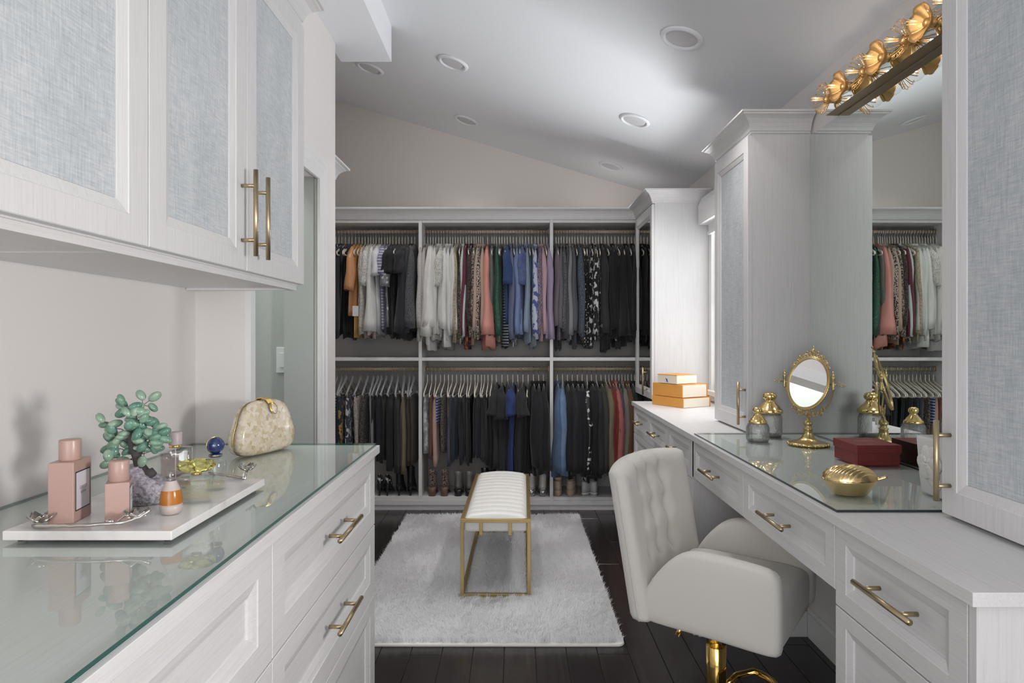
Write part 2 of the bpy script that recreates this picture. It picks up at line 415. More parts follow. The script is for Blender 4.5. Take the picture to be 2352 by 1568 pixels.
m = B(-.03, -.027, -.44, .44, -.05, 0); m.box(-.037, -.02, -.44, .44, -.07, -.05); m.build('shade_hem', M['trimw'], t)

# ------------------------------------------------------------ cabinet parts
def front(sx, xf, y0, y1, z0, z1, st=.062, rt=.05, rb=.055, bv=.024, dep=.012, th=.02, g=.0017):
    """door or drawer front: face plane x = xf looking along sx, moulded frame and sunk panel. returns mesh and inner rect"""
    m = MB(); y0 += g; y1 -= g; z0 += g; z1 -= g
    def rect(a, b_, c, d, x): return [(x, a, c), (x, b_, c), (x, b_, d), (x, a, d)]
    e = .0015
    iy0, iy1, iz0, iz1 = y0+st, y1-st, z0+rb, z1-rt
    rs = [rect(y0, y1, z0, z1, xf-sx*th), rect(y0, y1, z0, z1, xf-sx*e), rect(y0+e, y1-e, z0+e, z1-e, xf),
          rect(iy0, iy1, iz0, iz1, xf), rect(iy0+.002, iy1-.002, iz0+.002, iz1-.002, xf-sx*.002),
          rect(iy0+bv*.55, iy1-bv*.55, iz0+bv*.55, iz1-bv*.55, xf-sx*.005), rect(iy0+bv*.95, iy1-bv*.95, iz0+bv*.95, iz1-bv*.95, xf-sx*(dep*.8)),
          rect(iy0+bv, iy1-bv, iz0+bv, iz1-bv, xf-sx*(dep+.002))]
    m.rings(rs, True, True, False)
    return m, (iy0+bv, iy1-bv, iz0+bv, iz1-bv)
def bar_handle(sx, xf, y, z, L, so, vertical, r=.0062, post=.63):
    m = MB(); x = xf+sx*so; h = L/2; q = h*post
    if vertical:
        m.tube([(x, y, z-h), (x, y, z+h)], r, 14)
        for s_ in (-1, 1): m.tube([(xf-sx*.001, y, z+s_*q), (x, y, z+s_*q)], r*.82, 12)
    else:
        m.tube([(x, y-h, z), (x, y+h, z)], r, 14)
        for s_ in (-1, 1): m.tube([(xf-sx*.001, y+s_*q, z), (x, y+s_*q, z)], r*.82, 12)
    return m
def crown(pts, z0, mat=None, h=.085, pr=.068):
    """cove crown: pts = outline corners (x,y) with outward corner offsets (ox,oy)"""
    prof = [(0, 0), (.008, 0), (.009, .008), (.013, .010), (.016, .022), (.024, .040), (.036, .056), (.050, .066), (.058, .070), (.060, .076), (pr, .077), (pr, h), (0, h)]
    m = MB(); rs = []
    for (x, y, ox, oy) in pts: rs.append([(x+ox*p, y+oy*p, z0+z) for p, z in prof])
    m.rings(rs, True, True, False); return m

# ------------------------------------------------------------ left dresser (two units), worktop, glass
LF = -.478
def drawer(par, sx, xf, y0, y1, z0, z1, hl, so, hy=None, hz=None, **k):
    m, _ = front(sx, xf, y0, y1, z0, z1, **k); d = W(m, 'drawer', M['cab_h'], par)
    W(bar_handle(sx, xf, (y0+y1)/2 if hy is None else hy, (z0+z1)/2 if hz is None else hz, hl, so, False), 'handle', M['brass'], d)
    return d
for (y0, y1, lab) in ((1.249, 2.16, 'white three-drawer dresser unit at the far end of the glass-topped counter'), (.338, 1.249, 'white dresser unit under the marble tray, nearest the camera')):
    t = thing('dresser_unit', lab, 'dresser', (-.79, (y0+y1)/2, 0), group='white dresser units along the left wall')
    m = B(-1.098, LF-.021, y0, y1, .0, .930); W(m, 'body', M['cab_v'], t)
    for z0, z1 in ((.691, .924), (.456, .691), (.10, .456)):
        drawer(t, 1, LF, y0, y1, z0, z1, .225, .038, hz=z0+.126 if z1 < .9 else .815, st=.066, rt=.045, rb=.058, bv=.026, dep=.011)
    W(B(LF-.03, LF-.018, y0, y1, 0, .098), 'toe_kick', M['cab_h'], t)
t = thing('dresser_worktop', 'long white wood-grain worktop on the left dresser units', 'worktop', (-.78, 1.25, .93))
bev(W(B(-1.098, -.4635, .33, 2.17, .931, .957), 'slab', M['cab_h'], t), .001)
def glass_top(name, label, x0, x1, y0, y1, z, edge, flip=None):
    t = thing(name, label, 'glass top', ((x0+x1)/2, (y0+y1)/2, z))
    m = MB(); m.box(x0, x1, y0, y1, z, z+.0065)
    o = W(m, 'glass_sheet', [M['glasstop'], edge], t)
    for p in o.data.polygons:
        if abs(p.normal.z) < .5: p.material_index = 1
    return t
glass_top('glass_counter_cover', 'green-edged clear glass sheet covering the left worktop', -1.096, -.474, .335, 2.166, .9575, M['glassedge'])

# ------------------------------------------------------------ left wall cupboards
UF = -.711
def fabric_door(par, sx, xf, y0, y1, z0, z1, hy, hz, hl, so, rb=.052, rt=.052, st=.06, mat='linen', **k):
    m, (a, b_, c, d) = front(sx, xf, y0, y1, z0, z1, st=st, rt=rt, rb=rb, bv=.024, dep=.010)
    o = W(m, 'door', M['cab_v'], par)
    q = MB(); x = xf-sx*.0105; q.box(min(x, x-sx*.004), max(x, x-sx*.004), a+.0006, b_-.0006, c+.0006, d-.0006)
    W(q, 'fabric_panel' if mat == 'linen' else 'mirror_panel', M[mat], o)
    if hy is not None: W(bar_handle(sx, xf, hy, hz, hl, so, True), 'handle', M['brass'], o)
    return o
for (ya, yb, yc, lab) in ((1.232, 1.682, 2.139, 'white wall cupboard with grey linen doors and paired brass handles'), (.15, .64, 1.232, 'white wall cupboard with one large linen door at the left picture edge')):
    t = thing('wall_cupboard', lab, 'cupboard', (-.9, yb, 1.48), group='linen-fronted cupboards on the left wall')
    W(B(-1.098, UF-.021, ya, yc, 1.498, 2.38), 'body', M['cab_v'], t)
    m = B(UF-.045, UF-.026, ya, yc, 1.482, 1.498); m.box(-1.098, UF-.0452, yc-.02 if yc > 2 else ya, yc if yc > 2 else ya+.02, 1.482, 1.4978)
    W(m, 'light_rail', M['cab_h'], t)
    W(B(-1.098, UF-.045, ya, yc-.021, 1.490, 1.4985), 'bottom_panel', M['cab_h'], t)
    hz = 1.648
    fabric_door(t, 1, UF, ya, yb, 1.4995, 2.365, yb-.032, hz, .224, .037)
    fabric_door(t, 1, UF, yb, yc, 1.4995, 2.365, yb+.050, hz, .224, .037)
    pts = [(UF-.02, ya, 1, 0), (UF-.02, yc, 1, 1), (-.93 if yc > 2 else -1.098, yc, 0, 1)] if yc > 2 else [(UF-.02, ya, 1, 0), (UF-.02, yc, 1, 0)]
    W(crown(pts, 2.38), 'crown_moulding', M['cab_h'], t)

# ------------------------------------------------------------ right wall: base units, worktop, glass
RF = .792
def rbase(name, lab, y0, y1, rows, hl=.19, body=True, grp='white drawer units along the right wall', kick=True, z0b=0, near=False, so=.038, hy=None):
    t = thing(name, lab, 'drawer unit', (1.05, (y0+y1)/2, 0 if body else .7), group=grp)
    if body: W(B(RF+.021, XR-.002, y0, y1, .0, .868), 'body', M['cab_v'], t)
    else:
        m = B(RF+.021, XR-.02, y0, y1, .70, .712); m.box(RF+.021, XR-.02, y0, y1, .855, .868); m.box(RF+.021, RF+.03, y0, y1, .712, .855)
        W(m, 'body', M['cab_h'], t)
    for z0, z1 in rows: drawer(t, -1, RF, y0, y1, z0, z1, hl, so, hy=hy, st=.048, rt=.036, rb=.040, bv=.02, dep=.010, hz=(.780 if z1 > .85 else None))
    if kick and body: W(B(RF+.012, RF+.018, y0, y1, 0, .098), 'toe_kick', M['cab_h'], t)
    return t
rbase('drawer_unit', 'white drawer unit at the near end of the vanity, beside the camera', 1.112, 1.575, ((.665, .864), (.39, .665), (.10, .39)), hl=.205, hy=1.318)
W(B(RF-.0, XR-.002, 1.092, 1.110, 0, .868), 'end_panel', M['cab_v'], thing('end_panel', 'white vertical end panel closing the near end of the vanity', 'panel', (1.05, 1.1, 0)))
# knee-hole: two shallow drawers hung under the worktop
t = rbase('vanity_drawer_box', 'wide shallow vanity drawer above the chair, nearer the camera', 1.575, 2.211, ((.699, .864),), body=False, grp='shallow drawers over the knee space', hl=.185)
t = rbase('vanity_drawer_box', 'wide shallow vanity drawer beyond the chair back', 2.211, 2.848, ((.699, .864),), body=False, grp='shallow drawers over the knee space', hl=.175)
for (y0, y1, lab) in ((2.848, 3.32, 'white drawer unit just beyond the knee space, partly behind the chair'), (3.32, 3.79, 'middle white drawer unit between knee space and far end'), (3.79, 4.255, 'white drawer unit at the far end beside the hanging coats')):
    rbase('drawer_unit', lab, y0, y1, ((.690, .864), (.30, .690), (.10, .30)), hl=.175)
m = B(RF+.0, XR-.018, 2.828, 2.846, 0, .868); t = thing('knee_side_panel', 'grey-shaded side panel at the far side of the knee space', 'panel', (1.05, 2.84, 0)); W(m, 'panel', M['cab_v'], t)
W(B(RF+.02, XR-.018, 2.812, 2.828, 0, .11), 'baseboard', M['trimw'], t)
t = thing('vanity_worktop', 'long white worktop of the vanity on the right, with a clipped near corner', 'worktop', (1.04, 2.67, .87))
m = MB(); m.prism([(.772, 1.073), (XR-.001, 1.073), (XR-.001, 4.262), (.778, 4.262)], .870, .895, 'z'); bev(W(m, 'slab', M['cab_h'], t), .001)
glass_top('vanity_glass_top', 'dark-edged clear glass sheet covering the vanity worktop', .789, XR-.008, 1.561, 2.806, .8955, M['glassedge_dark'])

# tall cupboards standing on the vanity worktop
def tall(lab, xf, y0, y1, ny, hy, hz, zb=.897, mat='linen', crown_pts=None, so=.033, hl=.19, rt=.062, rb=.058):
    t = thing('tall_cupboard', lab, 'cupboard', ((xf+XR)/2, (y0+y1)/2, zb))
    W(B(xf+.021, XR-.002, y0, y1, zb, 2.223), 'body', M['cab_v'], t)
    fabric_door(t, -1, xf, y0, y1, zb+.006, 2.218, hy, hz, hl, so, rb=rb, rt=rt, st=.05, mat=mat)
    W(crown(crown_pts, 2.223), 'crown_moulding', M['cab_x'], t)
    return t
tall('tall white cupboard with blue linen door at the right picture edge', 1.026, 1.07, 1.532, None, 1.500, 1.035,
     crown_pts=[(XR-.03, 1.532, 0, 1), (1.046, 1.532, -1, 1), (1.046, 1.07, -1, -1), (XR-.03, 1.07, 0, -1)])
tall('tall white cupboard with blue linen door beside the window', 1.026, 2.808, 3.277, None, 2.835, 1.03,
     crown_pts=[(XR-.009, 2.808, 0, -1), (1.046, 2.808, -1, -1), (1.046, 3.277, -1, 1), (XR-.03, 3.277, 0, 1)])
tall('tall white corner cupboard with narrow mirrored door by the bright window', .915, 4.27, 4.86, None, 4.42, 1.02, mat='glassdoor', so=.03,
     crown_pts=[(XR-.003, 4.27, 0, -1), (.925, 4.27, -1, -1), (.925, 4.862, -1, -1), (.86, 4.862, 0, -1)], rb=.045)

# wall mirror
t = thing('wall_mirror', 'large frameless wall mirror between the two tall cupboards', 'mirror', (XR-.004, 2.17, .902))
W(B(XR-.0062, XR-.0015, 1.534, 2.806, .903, 2.215), 'mirror_glass', M['mirror'], t)

# left cupboard beyond the passage wall, only its crown shows
t = thing('corner_cupboard', 'white cupboard behind the left wall, only its crown tip showing', 'cupboard', (-1.25, 3.45, 0))
W(B(-1.4, -1.05, 3.285, 3.66, 0, 2.223), 'body', M['cab_v'], t)
W(crown([(-1.05, 3.285, 1, 0), (-1.05, 3.66, 1, 1), (-1.4, 3.66, 0, 1)], 2.223, h=.087, pr=.078), 'crown_moulding', M['cab_h'], t)

# ------------------------------------------------------------ closet organiser on the back wall
CF = 4.867
t = thing('closet_organizer', 'white double-hung closet organiser filling the back wall', 'closet', (-.2, 5.05, 0)); closet = t
divs = [-1.735, -.7297, .276, 1.29]
for x in divs: W(B(x-.012, x+.012, CF, YB-.001, 0, 2.223), 'divider', M['cab_v'], t)
for i in range(3):
    a, b_ = divs[i]+.0125, divs[i+1]-.0125
    W(B(a, b_, CF+.002, YB-.012, 1.143, 1.168), 'shelf', M['cab_x'], t)
    W(B(a, b_, CF+.002, YB-.012, .075, .099), 'shelf', M['cab_x'], t)
    W(B(a, b_, CF+.002, YB-.012, 2.200, 2.222), 'shelf', M['cab_x'], t)
    W(B(a, b_, YB-.011, YB-.001, .1, 2.2), 'back_panel', M['closet_in'], t)
    for zr in (2.156, 1.073):
        m = MB(); pr = [(5.02+.0075*math.cos(q), zr+.0145*math.sin(q)) for q in [2*PI*k/16 for k in range(16)]]
        m.prism(pr, a, b_, 'x', smooth=True); o = W(m, 'rod', M['rod'], t)
        for s_ in (a, b_-.006): W(B(s_, s_+.006, 5.006, 5.034, zr-.020, zr+.020), 'rod_bracket', M['rod'], o)
W(B(-1.735, 1.29, CF-.004, CF+.014, .04, .074), 'base_rail', M['cab_x'], t)
W(B(-1.735, 1.29, CF+.004, CF+.02, 0, .04), 'toe_kick', M['cab_x'], t)
W(crown([(-1.74, CF, 0, -1), (.86, CF, 0, -1)], 2.223, pr=.06), 'crown_moulding', M['cab_x'], t)
W(B(-1.74, 1.29, CF+.001, YB-.002, 2.224, 2.235), 'top_panel', M['cab_x'], t)

# ------------------------------------------------------------ recessed lights in the sloping ceiling
tilt = math.atan(.294)
lights = [((1566, 87), 'recessed ceiling light nearest the camera, largest'), ((1040.5, 144), 'recessed ceiling light right of the boxed beam'),
          ((850, 156), 'recessed ceiling light half hidden by the boxed beam'), ((1071, 276), 'recessed ceiling light over the back closet wall'),
          ((1458, 276), 'recessed ceiling light left of the tall window cupboard'), ((1403, 381), 'small recessed ceiling light in the far right corner')]
for (px, py), lab in lights:
    tt = 1.508/((773-py)+.294*(px-1184)); x = (px-1184)*tt; y = 1460*tt
    t = thing('recessed_light', lab, 'ceiling light', (x, y, zc(x)), group='recessed lights in the sloping ceiling')
    t.rotation_euler = (0, tilt, 0)
    m = MB(); m.lathe([(.070, -.002), (.074, -.010), (.080, -.012), (.092, -.006), (.095, -.0005), (.070, -.0005)], n=40, cap=False); m.build('trim_ring', M['ceil'], t)
    m = MB(); m.lathe([(.0, -.0055), (.05, -.005), (.070, -.003), (.0725, -.001)], n=40, cap=False); m.build('lens', M['lens'], t)

    sd = bpy.data.lights.new('ceiling_fill', 'SPOT'); sd.energy = 17 if y < 4.4 else 5; sd.spot_size = 1.9; sd.spot_blend = .9; sd.shadow_soft_size = .07; sd.color = (1, .97, .94)  # added spot below the unlit fixture, brightens rug and floor
    so = bpy.data.objects.new('ceiling_fill', sd); C.objects.link(so); so.location = (x+.01, y, zc(x)-.03)
# ------------------------------------------------------------ clothes and hangers
ORD = ['first', 'second', 'third', 'fourth', 'fifth', 'sixth', 'seventh', 'eighth', 'ninth', 'tenth', 'eleventh', 'twelfth', 'thirteenth', 'fourteenth', 'fifteenth', 'sixteenth', 'seventeenth', 'eighteenth', 'nineteenth']
TENS = {2: 'twent', 3: 'thirt', 4: 'fort'}
def ordn(n):
    if n <= 19: return ORD[n-1]
    t, u = divmod(n, 10)
    return TENS[t]+'ieth' if u == 0 else TENS[t]+'y-'+ORD[u-1]
cm = {}
def cloth(hexc, pat):
    key = (hexc, pat)
    if key in cm: return cm[key]
    c = tuple(min(.84, v*1.05) for v in s2l([int(hexc[i:i+2], 16) for i in (0, 2, 4)])); dk = tuple(v*.72 for v in c)
    m, nt, b = new_mat('cloth_'+hexc+('_'+pat if pat else ''))
    b.inputs['Roughness'].default_value = .85; b.inputs['Sheen Weight'].default_value = .15
    weave = noise(nt, coords(nt, (90, 90, 14)), 1, 3)
    col = mix(nt, weave, dk, c)
    def rgb(h): return s2l([int(h[i:i+2], 16) for i in (0, 2, 4)])
    def vor(scale, kind='F1'):
        v = nt.nodes.new('ShaderNodeTexVoronoi'); v.inputs['Scale'].default_value = scale; v.feature = kind
        nt.links.new(coords(nt, (1, 1, 1)), v.inputs['Vector']); return v
    if pat == 'dots':
        col = mix(nt, ramp(nt, vor(42).outputs['Distance'], [(.22, (1, 1, 1)), (.27, (0, 0, 0))]), col, (.72, .70, .68))
    elif pat == 'sequin':
        v = vor(55); s = nt.nodes.new('ShaderNodeSeparateColor'); nt.links.new(v.outputs['Color'], s.inputs[0])
        col = mix(nt, ramp(nt, s.outputs[0], [(.86, (0, 0, 0)), (.9, (1, 1, 1))]), col, (.7, .7, .72)); b.inputs['Roughness'].default_value = .35
    elif pat in ('floral', 'leopard', 'tiedye', 'lace', 'tweed', 'knit', 'snake'):
        sc_, lo, hi, second = {'floral': (34, .52, .56, None), 'leopard': (120, .5, .54, '1a1614'), 'tiedye': (28, .4, .65, 'c9cacc'), 'lace': (110, .45, .6, None),
                               'tweed': (240, .42, .6, '2a2a2e'), 'knit': (330, .4, .62, None), 'snake': (150, .48, .54, '1c1512')}[pat]
        f = noise(nt, coords(nt, (1, 1, .8 if pat != 'knit' else .4)), sc_, 2)
        tgt = rgb(second) if second else tuple(v*.55 for v in c)
        if pat == 'floral': tgt = (.62, .60, .62) if sum(c) < .5 else (.07, .10, .30)
        col = mix(nt, ramp(nt, f, [(lo, (0, 0, 0)), (hi, (1, 1, 1))]), col, tgt)
    elif pat == 'rust':
        f = noise(nt, coords(nt, (1, 1, 1)), 30, 2); col = mix(nt, ramp(nt, f, [(.5, (0, 0, 0)), (.56, (1, 1, 1))]), (.03, .03, .04), (.45, .11, .03))
    elif pat == 'bright':
        f = noise(nt, coords(nt, (1, 1, 1)), 26, 2)
        col = ramp(nt, f, [(.40, (.015, .03, .045)), (.52, (.02, .035, .05)), (.56, (.55, .16, .02)), (.60, (.6, .45, .05)), (.64, (.05, .12, .10)), (.72, (.5, .42, .38))])
    elif pat == 'stripe':
        wv = nt.nodes.new('ShaderNodeTexWave'); wv.bands_direction = 'Z'; wv.inputs['Scale'].default_value = 14; nt.links.new(coords(nt, (1, 1, 1)), wv.inputs[0])
        col = mix(nt, ramp(nt, wv.outputs['Fac'], [(.7, (0, 0, 0)), (.78, (1, 1, 1))]), col, (.55, .60, .62))
    elif pat == 'denim':
        f = noise(nt, coords(nt, (1, 1, .35)), 22, 4, .6); col = mix(nt, f, tuple(v*.45 for v in c), tuple(min(.8, v*1.5) for v in c))
    elif pat == 'satin': b.inputs['Roughness'].default_value = .4; b.inputs['Sheen Weight'].default_value = 0
    elif pat == 'velvet': b.inputs['Roughness'].default_value = .5; f = noise(nt, coords(nt, (1, 1, 1)), 160, 2); col = mix(nt, ramp(nt, f, [(.45, (0, 0, 0)), (.62, (1, 1, 1))]), tuple(v*.5 for v in c), tuple(min(.8, v*1.7) for v in c))
    nt.links.new(col, b.inputs['Base Color']); bump(nt, b, weave, .3, .002)
    cm[key] = m; return m

def hanger_ivory(x, rz, lab, grp, yaw=0, ks=1):
    """slim hanger: steel hook over the rod, flat curved shoulders and a trouser bar"""
    t = thing('hanger', lab, 'hanger', (x, 5.02, rz), yaw, grp)
    m = MB(); pts = []
    for k in range(11):
        a = -PI*.15+k/10*PI*1.15; pts.append((0, .0185*math.cos(a), .003+.0185*math.sin(a)))
    pts = pts+[(0, -.016, -.012), (0, -.004, -.028), (0, 0, -.045), (0, 0, -.07)]
    m.tube(pts, .0016, 5); m.build('hook', M['chrome'], t, fix=False)
    m = MB()
    def arm(s):
        return [(0, 0, -.046), (0, s*.001, -.07), (.001, s*.006, -.098), (.002, s*.035*ks, -.114), (.001, s*.09*ks, -.136), (-.002, s*.15*ks, -.165), (-.003, s*.19*ks, -.185), (-.001, s*.197*ks, -.199), (0, s*.185*ks, -.205)]
    for s in (-1, 1):
        P = arm(s); rs = []
        for i, p in enumerate(P):
            q0 = Vector(P[max(i-1, 0)]); q1 = Vector(P[min(i+1, len(P)-1)]); d = (q1-q0).normalized(); nrm = Vector((0, -d.z, d.y))
            c = Vector(p); hw = .0065; hx = .0032
            rs.append([tuple(c+nrm*hw+Vector((hx, 0, 0))), tuple(c+nrm*hw-Vector((hx, 0, 0))), tuple(c-nrm*hw-Vector((hx, 0, 0))), tuple(c-nrm*hw+Vector((hx, 0, 0)))])
        m.rings(rs, True, True, False)
    m.box(-.003, .003, -.186*ks, .186*ks, -.211, -.200)
    m.build('hanger_body', M['ivory'], t, fix=False); return t
def hanger_clear(x, rz, lab, grp, yaw=0):
    t = thing('hanger', lab, 'hanger', (x, 5.02, rz), yaw, grp)
    m = MB(); pts = [(0, .0185*math.cos(a), .003+.0185*math.sin(a)) for a in [-PI*.15+k/10*PI*1.15 for k in range(11)]]
    m.tube(pts+[(0, -.016, -.012), (0, -.004, -.028), (0, 0, -.045), (0, 0, -.07)], .0016, 5); m.build('hook', M['chrome'], t, fix=False)
    m = MB()
    for s in (-1, 1): m.tube([(0, 0, -.055), (0, s*.01, -.085), (0, s*.06, -.115), (0, s*.12, -.15), (0, s*.185, -.19)], [.010, .011, .009, .008, .006], 6)
    m.tube([(0, -.17, -.192), (0, .17, -.192)], .004, 6)
    m.build('hanger_body', M['acrylic'], t, fix=False)
    for s in (-1, 1):
        b = MB(); b.box(-.006, .006, s*.13-.012, s*.13+.012, -.222, -.182); b.build('clip', M['chrome'], t, fix=False)
    return t

def body_mesh(L, hw, th, rnd, neck=.045, slope=.42, flare=1.0, rag=.02, nfold=5, lean=0):
    m = MB(); n = 28; V = 12; p1, p2, p3 = rnd.random()*6, rnd.random()*6, rnd.random()*6; rs = []
    A = th*.35
    for i in range(V+1):
        v = i/V; vv = v**1.15
        if i == 0: w_ = hw*.97; t_ = .004
        else: w_ = hw*(1+(flare-1)*v)*(1-.05*math.sin(v*PI)); t_ = th*(.35+.65*min(1, v*3))*.5
        ring = []
        for j in range(n):
            a = 2*PI*j/n; cy = math.cos(a); sy = math.sin(a)
            y = w_*math.copysign(abs(cy)**.8, cy); x = t_*math.copysign(abs(sy)**.8, sy)
            f = math.sin(y/hw*nfold+p1+v*1.5)+.6*math.sin(y/hw*nfold*1.9+p2-v*2)
            x += A*f*min(1, v*1.4)+lean*v
            top = -max(0, abs(y)-neck)*slope
            z = top*(1-vv)-vv*L+(rag*math.sin(y/hw*3+p3)+rag*.5*math.sin(y/hw*9+p1))*v**3
            ring.append((x, y, z))
        rs.append(ring)
    m.rings(rs, True, True, True); return m
def sleeve_mesh(L, s, y0, z0, r, rnd, flare=1.0, out=.02, puff=0):
    m = MB(); n = 12; V = 9; rs = []; p = rnd.random()*6; dx = (rnd.random()-.5)*.03; q = rnd.random()*6
    for i in range(V+1):
        v = i/V; rr = r*(.30+.70*min(1, v*5)**.6)*(1+(flare-1)*v*v+puff*math.sin(min(1, v*1.05)*PI))
        cy = y0+s*(out*math.sin(v*PI*.6)); cz = z0-v*L; cx = dx*v+.004*math.sin(v*9+q); ring = []
        for j in range(n):
            a = 2*PI*j/n; k = 1+.14*math.sin(3*a+p+v*4)
            ring.append((cx+rr*.72*k*math.cos(a), cy+rr*1.25*k*math.sin(a), cz+.02*(1-v)**2*(-s*math.sin(a))+(.008*math.sin(2*a+p) if i == V else 0)))
        rs.append(ring)
    m.rings(rs, True, True, True); return m
def slab_mesh(L, hw, th, rnd, nf=4, taper=.9, bulge=.2, rag=.012):
    m = MB(); n = 24; V = 9; p1, p2 = rnd.random()*6, rnd.random()*6; rs = []; ln = (rnd.random()-.5)*.02
    for i in range(V+1):
        v = i/V; w_ = hw*(1+(taper-1)*v); t_ = th*.5*(.6+.4*min(1, v*5)); ring = []
        if i == 0: t_ = .003
        for j in range(n):
            a = 2*PI*j/n; y = w_*math.copysign(abs(math.cos(a))**.6, math.cos(a)); x = t_*math.copysign(abs(math.sin(a))**.6, math.sin(a))
            x += th*.28*(math.sin(y/hw*nf+p1+v)+.5*math.sin(y/hw*nf*2.3+p2))*min(1, v*2)+ln*v
            z = -v*L+rag*math.sin(y/hw*5+p2)*v**4
            ring.append((x, y, z))
        rs.append(ring)
    m.rings(rs, True, True, True); return m

def garment(px, rz, bay, rod, n, desc, noun, hexc, pat, kind, ybot, th, hang='ivory'):
    rnd = random.Random(hash_(bay)+n*17+3)
    X = (px-1184)/290.8; yaw = (rnd.random()-.5)*.16
    zb = EYE-(ybot-773)/296.0
    ord_ = ordn(n)
    lab = f'{desc} {noun}, {ord_} garment from left, {rod}'
    tops = {'jacket': .108, 'shirt': .112, 'bell': .101, 'tee': .101, 'puff': .101, 'tank': .101, 'pants': .204, 'skirt': .205}
    top = rz-tops[kind]
    if kind in ('tank',) and hang == 'low': top -= .07
    L = top-zb
    cat = {'jacket': 'jacket', 'pants': 'trousers', 'skirt': 'skirt'}.get(kind, 'top')
    mat = cloth(hexc, pat)
    nm = noun.replace(' ', '_').replace('-', '_')
    if kind in ('pants', 'skirt'):
        o = slab_mesh(L, .165 if kind == 'pants' else .17, th*.8, rnd, taper=.85 if kind == 'pants' else 1.05).build(nm, mat, None, (X, 5.02, top), yaw, fix=False)
    else:
        hw = .185 if kind != 'jacket' else .19
        if kind == 'tank': hw = .15
        o = body_mesh(L, hw, th, rnd, flare=1.0 if kind in ('jacket', 'tee') else .96+rnd.random()*.1, rag=.008 if kind == 'jacket' else .018, lean=(rnd.random()-.5)*.015).build(nm, mat, None, (X, 5.02, top), yaw, fix=False)
        if kind != 'tank':
            sl = {'jacket': .60, 'shirt': .64, 'bell': .64, 'tee': .20, 'puff': .30}[kind]
            sl = min(sl, L*1.02) if kind != 'tee' else sl
            r = {'jacket': .042, 'shirt': .027, 'bell': .030, 'tee': .040, 'puff': .032}[kind]*(.8+.5*min(th, .05)/.05)
            fl = {'jacket': 1.05, 'shirt': .9, 'bell': 1.9, 'tee': 1.35, 'puff': 1.3}[kind]
            for s in (-1, 1):
                sleeve_mesh(sl*(.92+.16*rnd.random()), s, s*(hw-.016), -.052, r, rnd, flare=fl, out=.012, puff=.18 if kind == 'puff' else 0).build('sleeve', mat, o, fix=False)
        if kind in ('shirt', 'jacket') and rnd.random() < .8:
            c = MB(); c.lathe([(.030, -.026), (.036, -.012), (.040, .000), (.034, .012), (.026, .014)], n=12, sx=.62, sy=1.25); c.build('collar', mat, o, fix=False)
    tag(o, lab, cat, 'clothes on the '+rod)
    hl = f'{"clear acrylic clip" if hang == "clear" else "ivory slim"} hanger holding the {ord_} garment from left, {rod}'
    if hang == 'clear': hanger_clear(X, rz, hl, 'hangers on the '+rod, yaw)
    else: hanger_ivory(X, rz, hl, 'hangers on the '+rod, yaw, 1 if kind in ('pants', 'tank') else .86)
    return o
def hash_(s): return sum(ord(c)*(i+1) for i, c in enumerate(s))

# px, description, noun, colour, pattern, kind, bottom pixel row, thickness
UL = '''772|black sequinned|top|17171a|sequin|tank|757|.03
779|charcoal speckled|top|222226|sequin|tank|760|.035
786|charcoal knit|cardigan|2b2c31||shirt|752|.035
794|black sleeveless|blouse|101114||tank|768|.03
802|inky black|top|121519||tank|774|.035
809|black draped|top|0e0f12||tank|768|.035
817|peach puff-sleeved|blouse|cf9468|satin|puff|722|.05
825|yellow ruffled|top|d2a75c|satin|tank|771|.03
832|mustard patterned|blouse|b98545||tank|764|.03
839|cream lace|blouse|d5d0c8|lace|shirt|764|.03
846|blush pleated|top|b79f99||tank|772|.03
852|white eyelet|blouse|d8d6d2|lace|puff|760|.03
858|ivory soft|blouse|cfc9be||tank|756|.025
864|white satin balloon-sleeved|blouse|dcdad7|satin|bell|764|.045
871|pale champagne|top|cfc4b8|satin|tank|770|.03
877|white short-sleeved|tee|d9d9dc||tee|764|.03
884|lavender striped|tee|7f7b9c|stripe|tee|757|.03
890|muted violet|top|6d6a85||tank|760|.03
896|silver sequinned short-sleeved|top|85858a|sequin|puff|756|.035
903|black short-sleeved|tee|141417||tee|772|.035
910|jet black|tee|0d0e11||tee|774|.03
917|black round-necked|tee|131316||tank|770|.03
924|black cuffed|blouse|17171b||tee|766|.03
931|plum white-trimmed|tee|262029||tee|768|.035
938|black asymmetrical draped|tunic|1f2026||bell|777|.05
946|slate grey|blouse|34363c||shirt|754|.03
953|grey bell-sleeved knit|sweater|5f6064|tweed|bell|752|.045'''
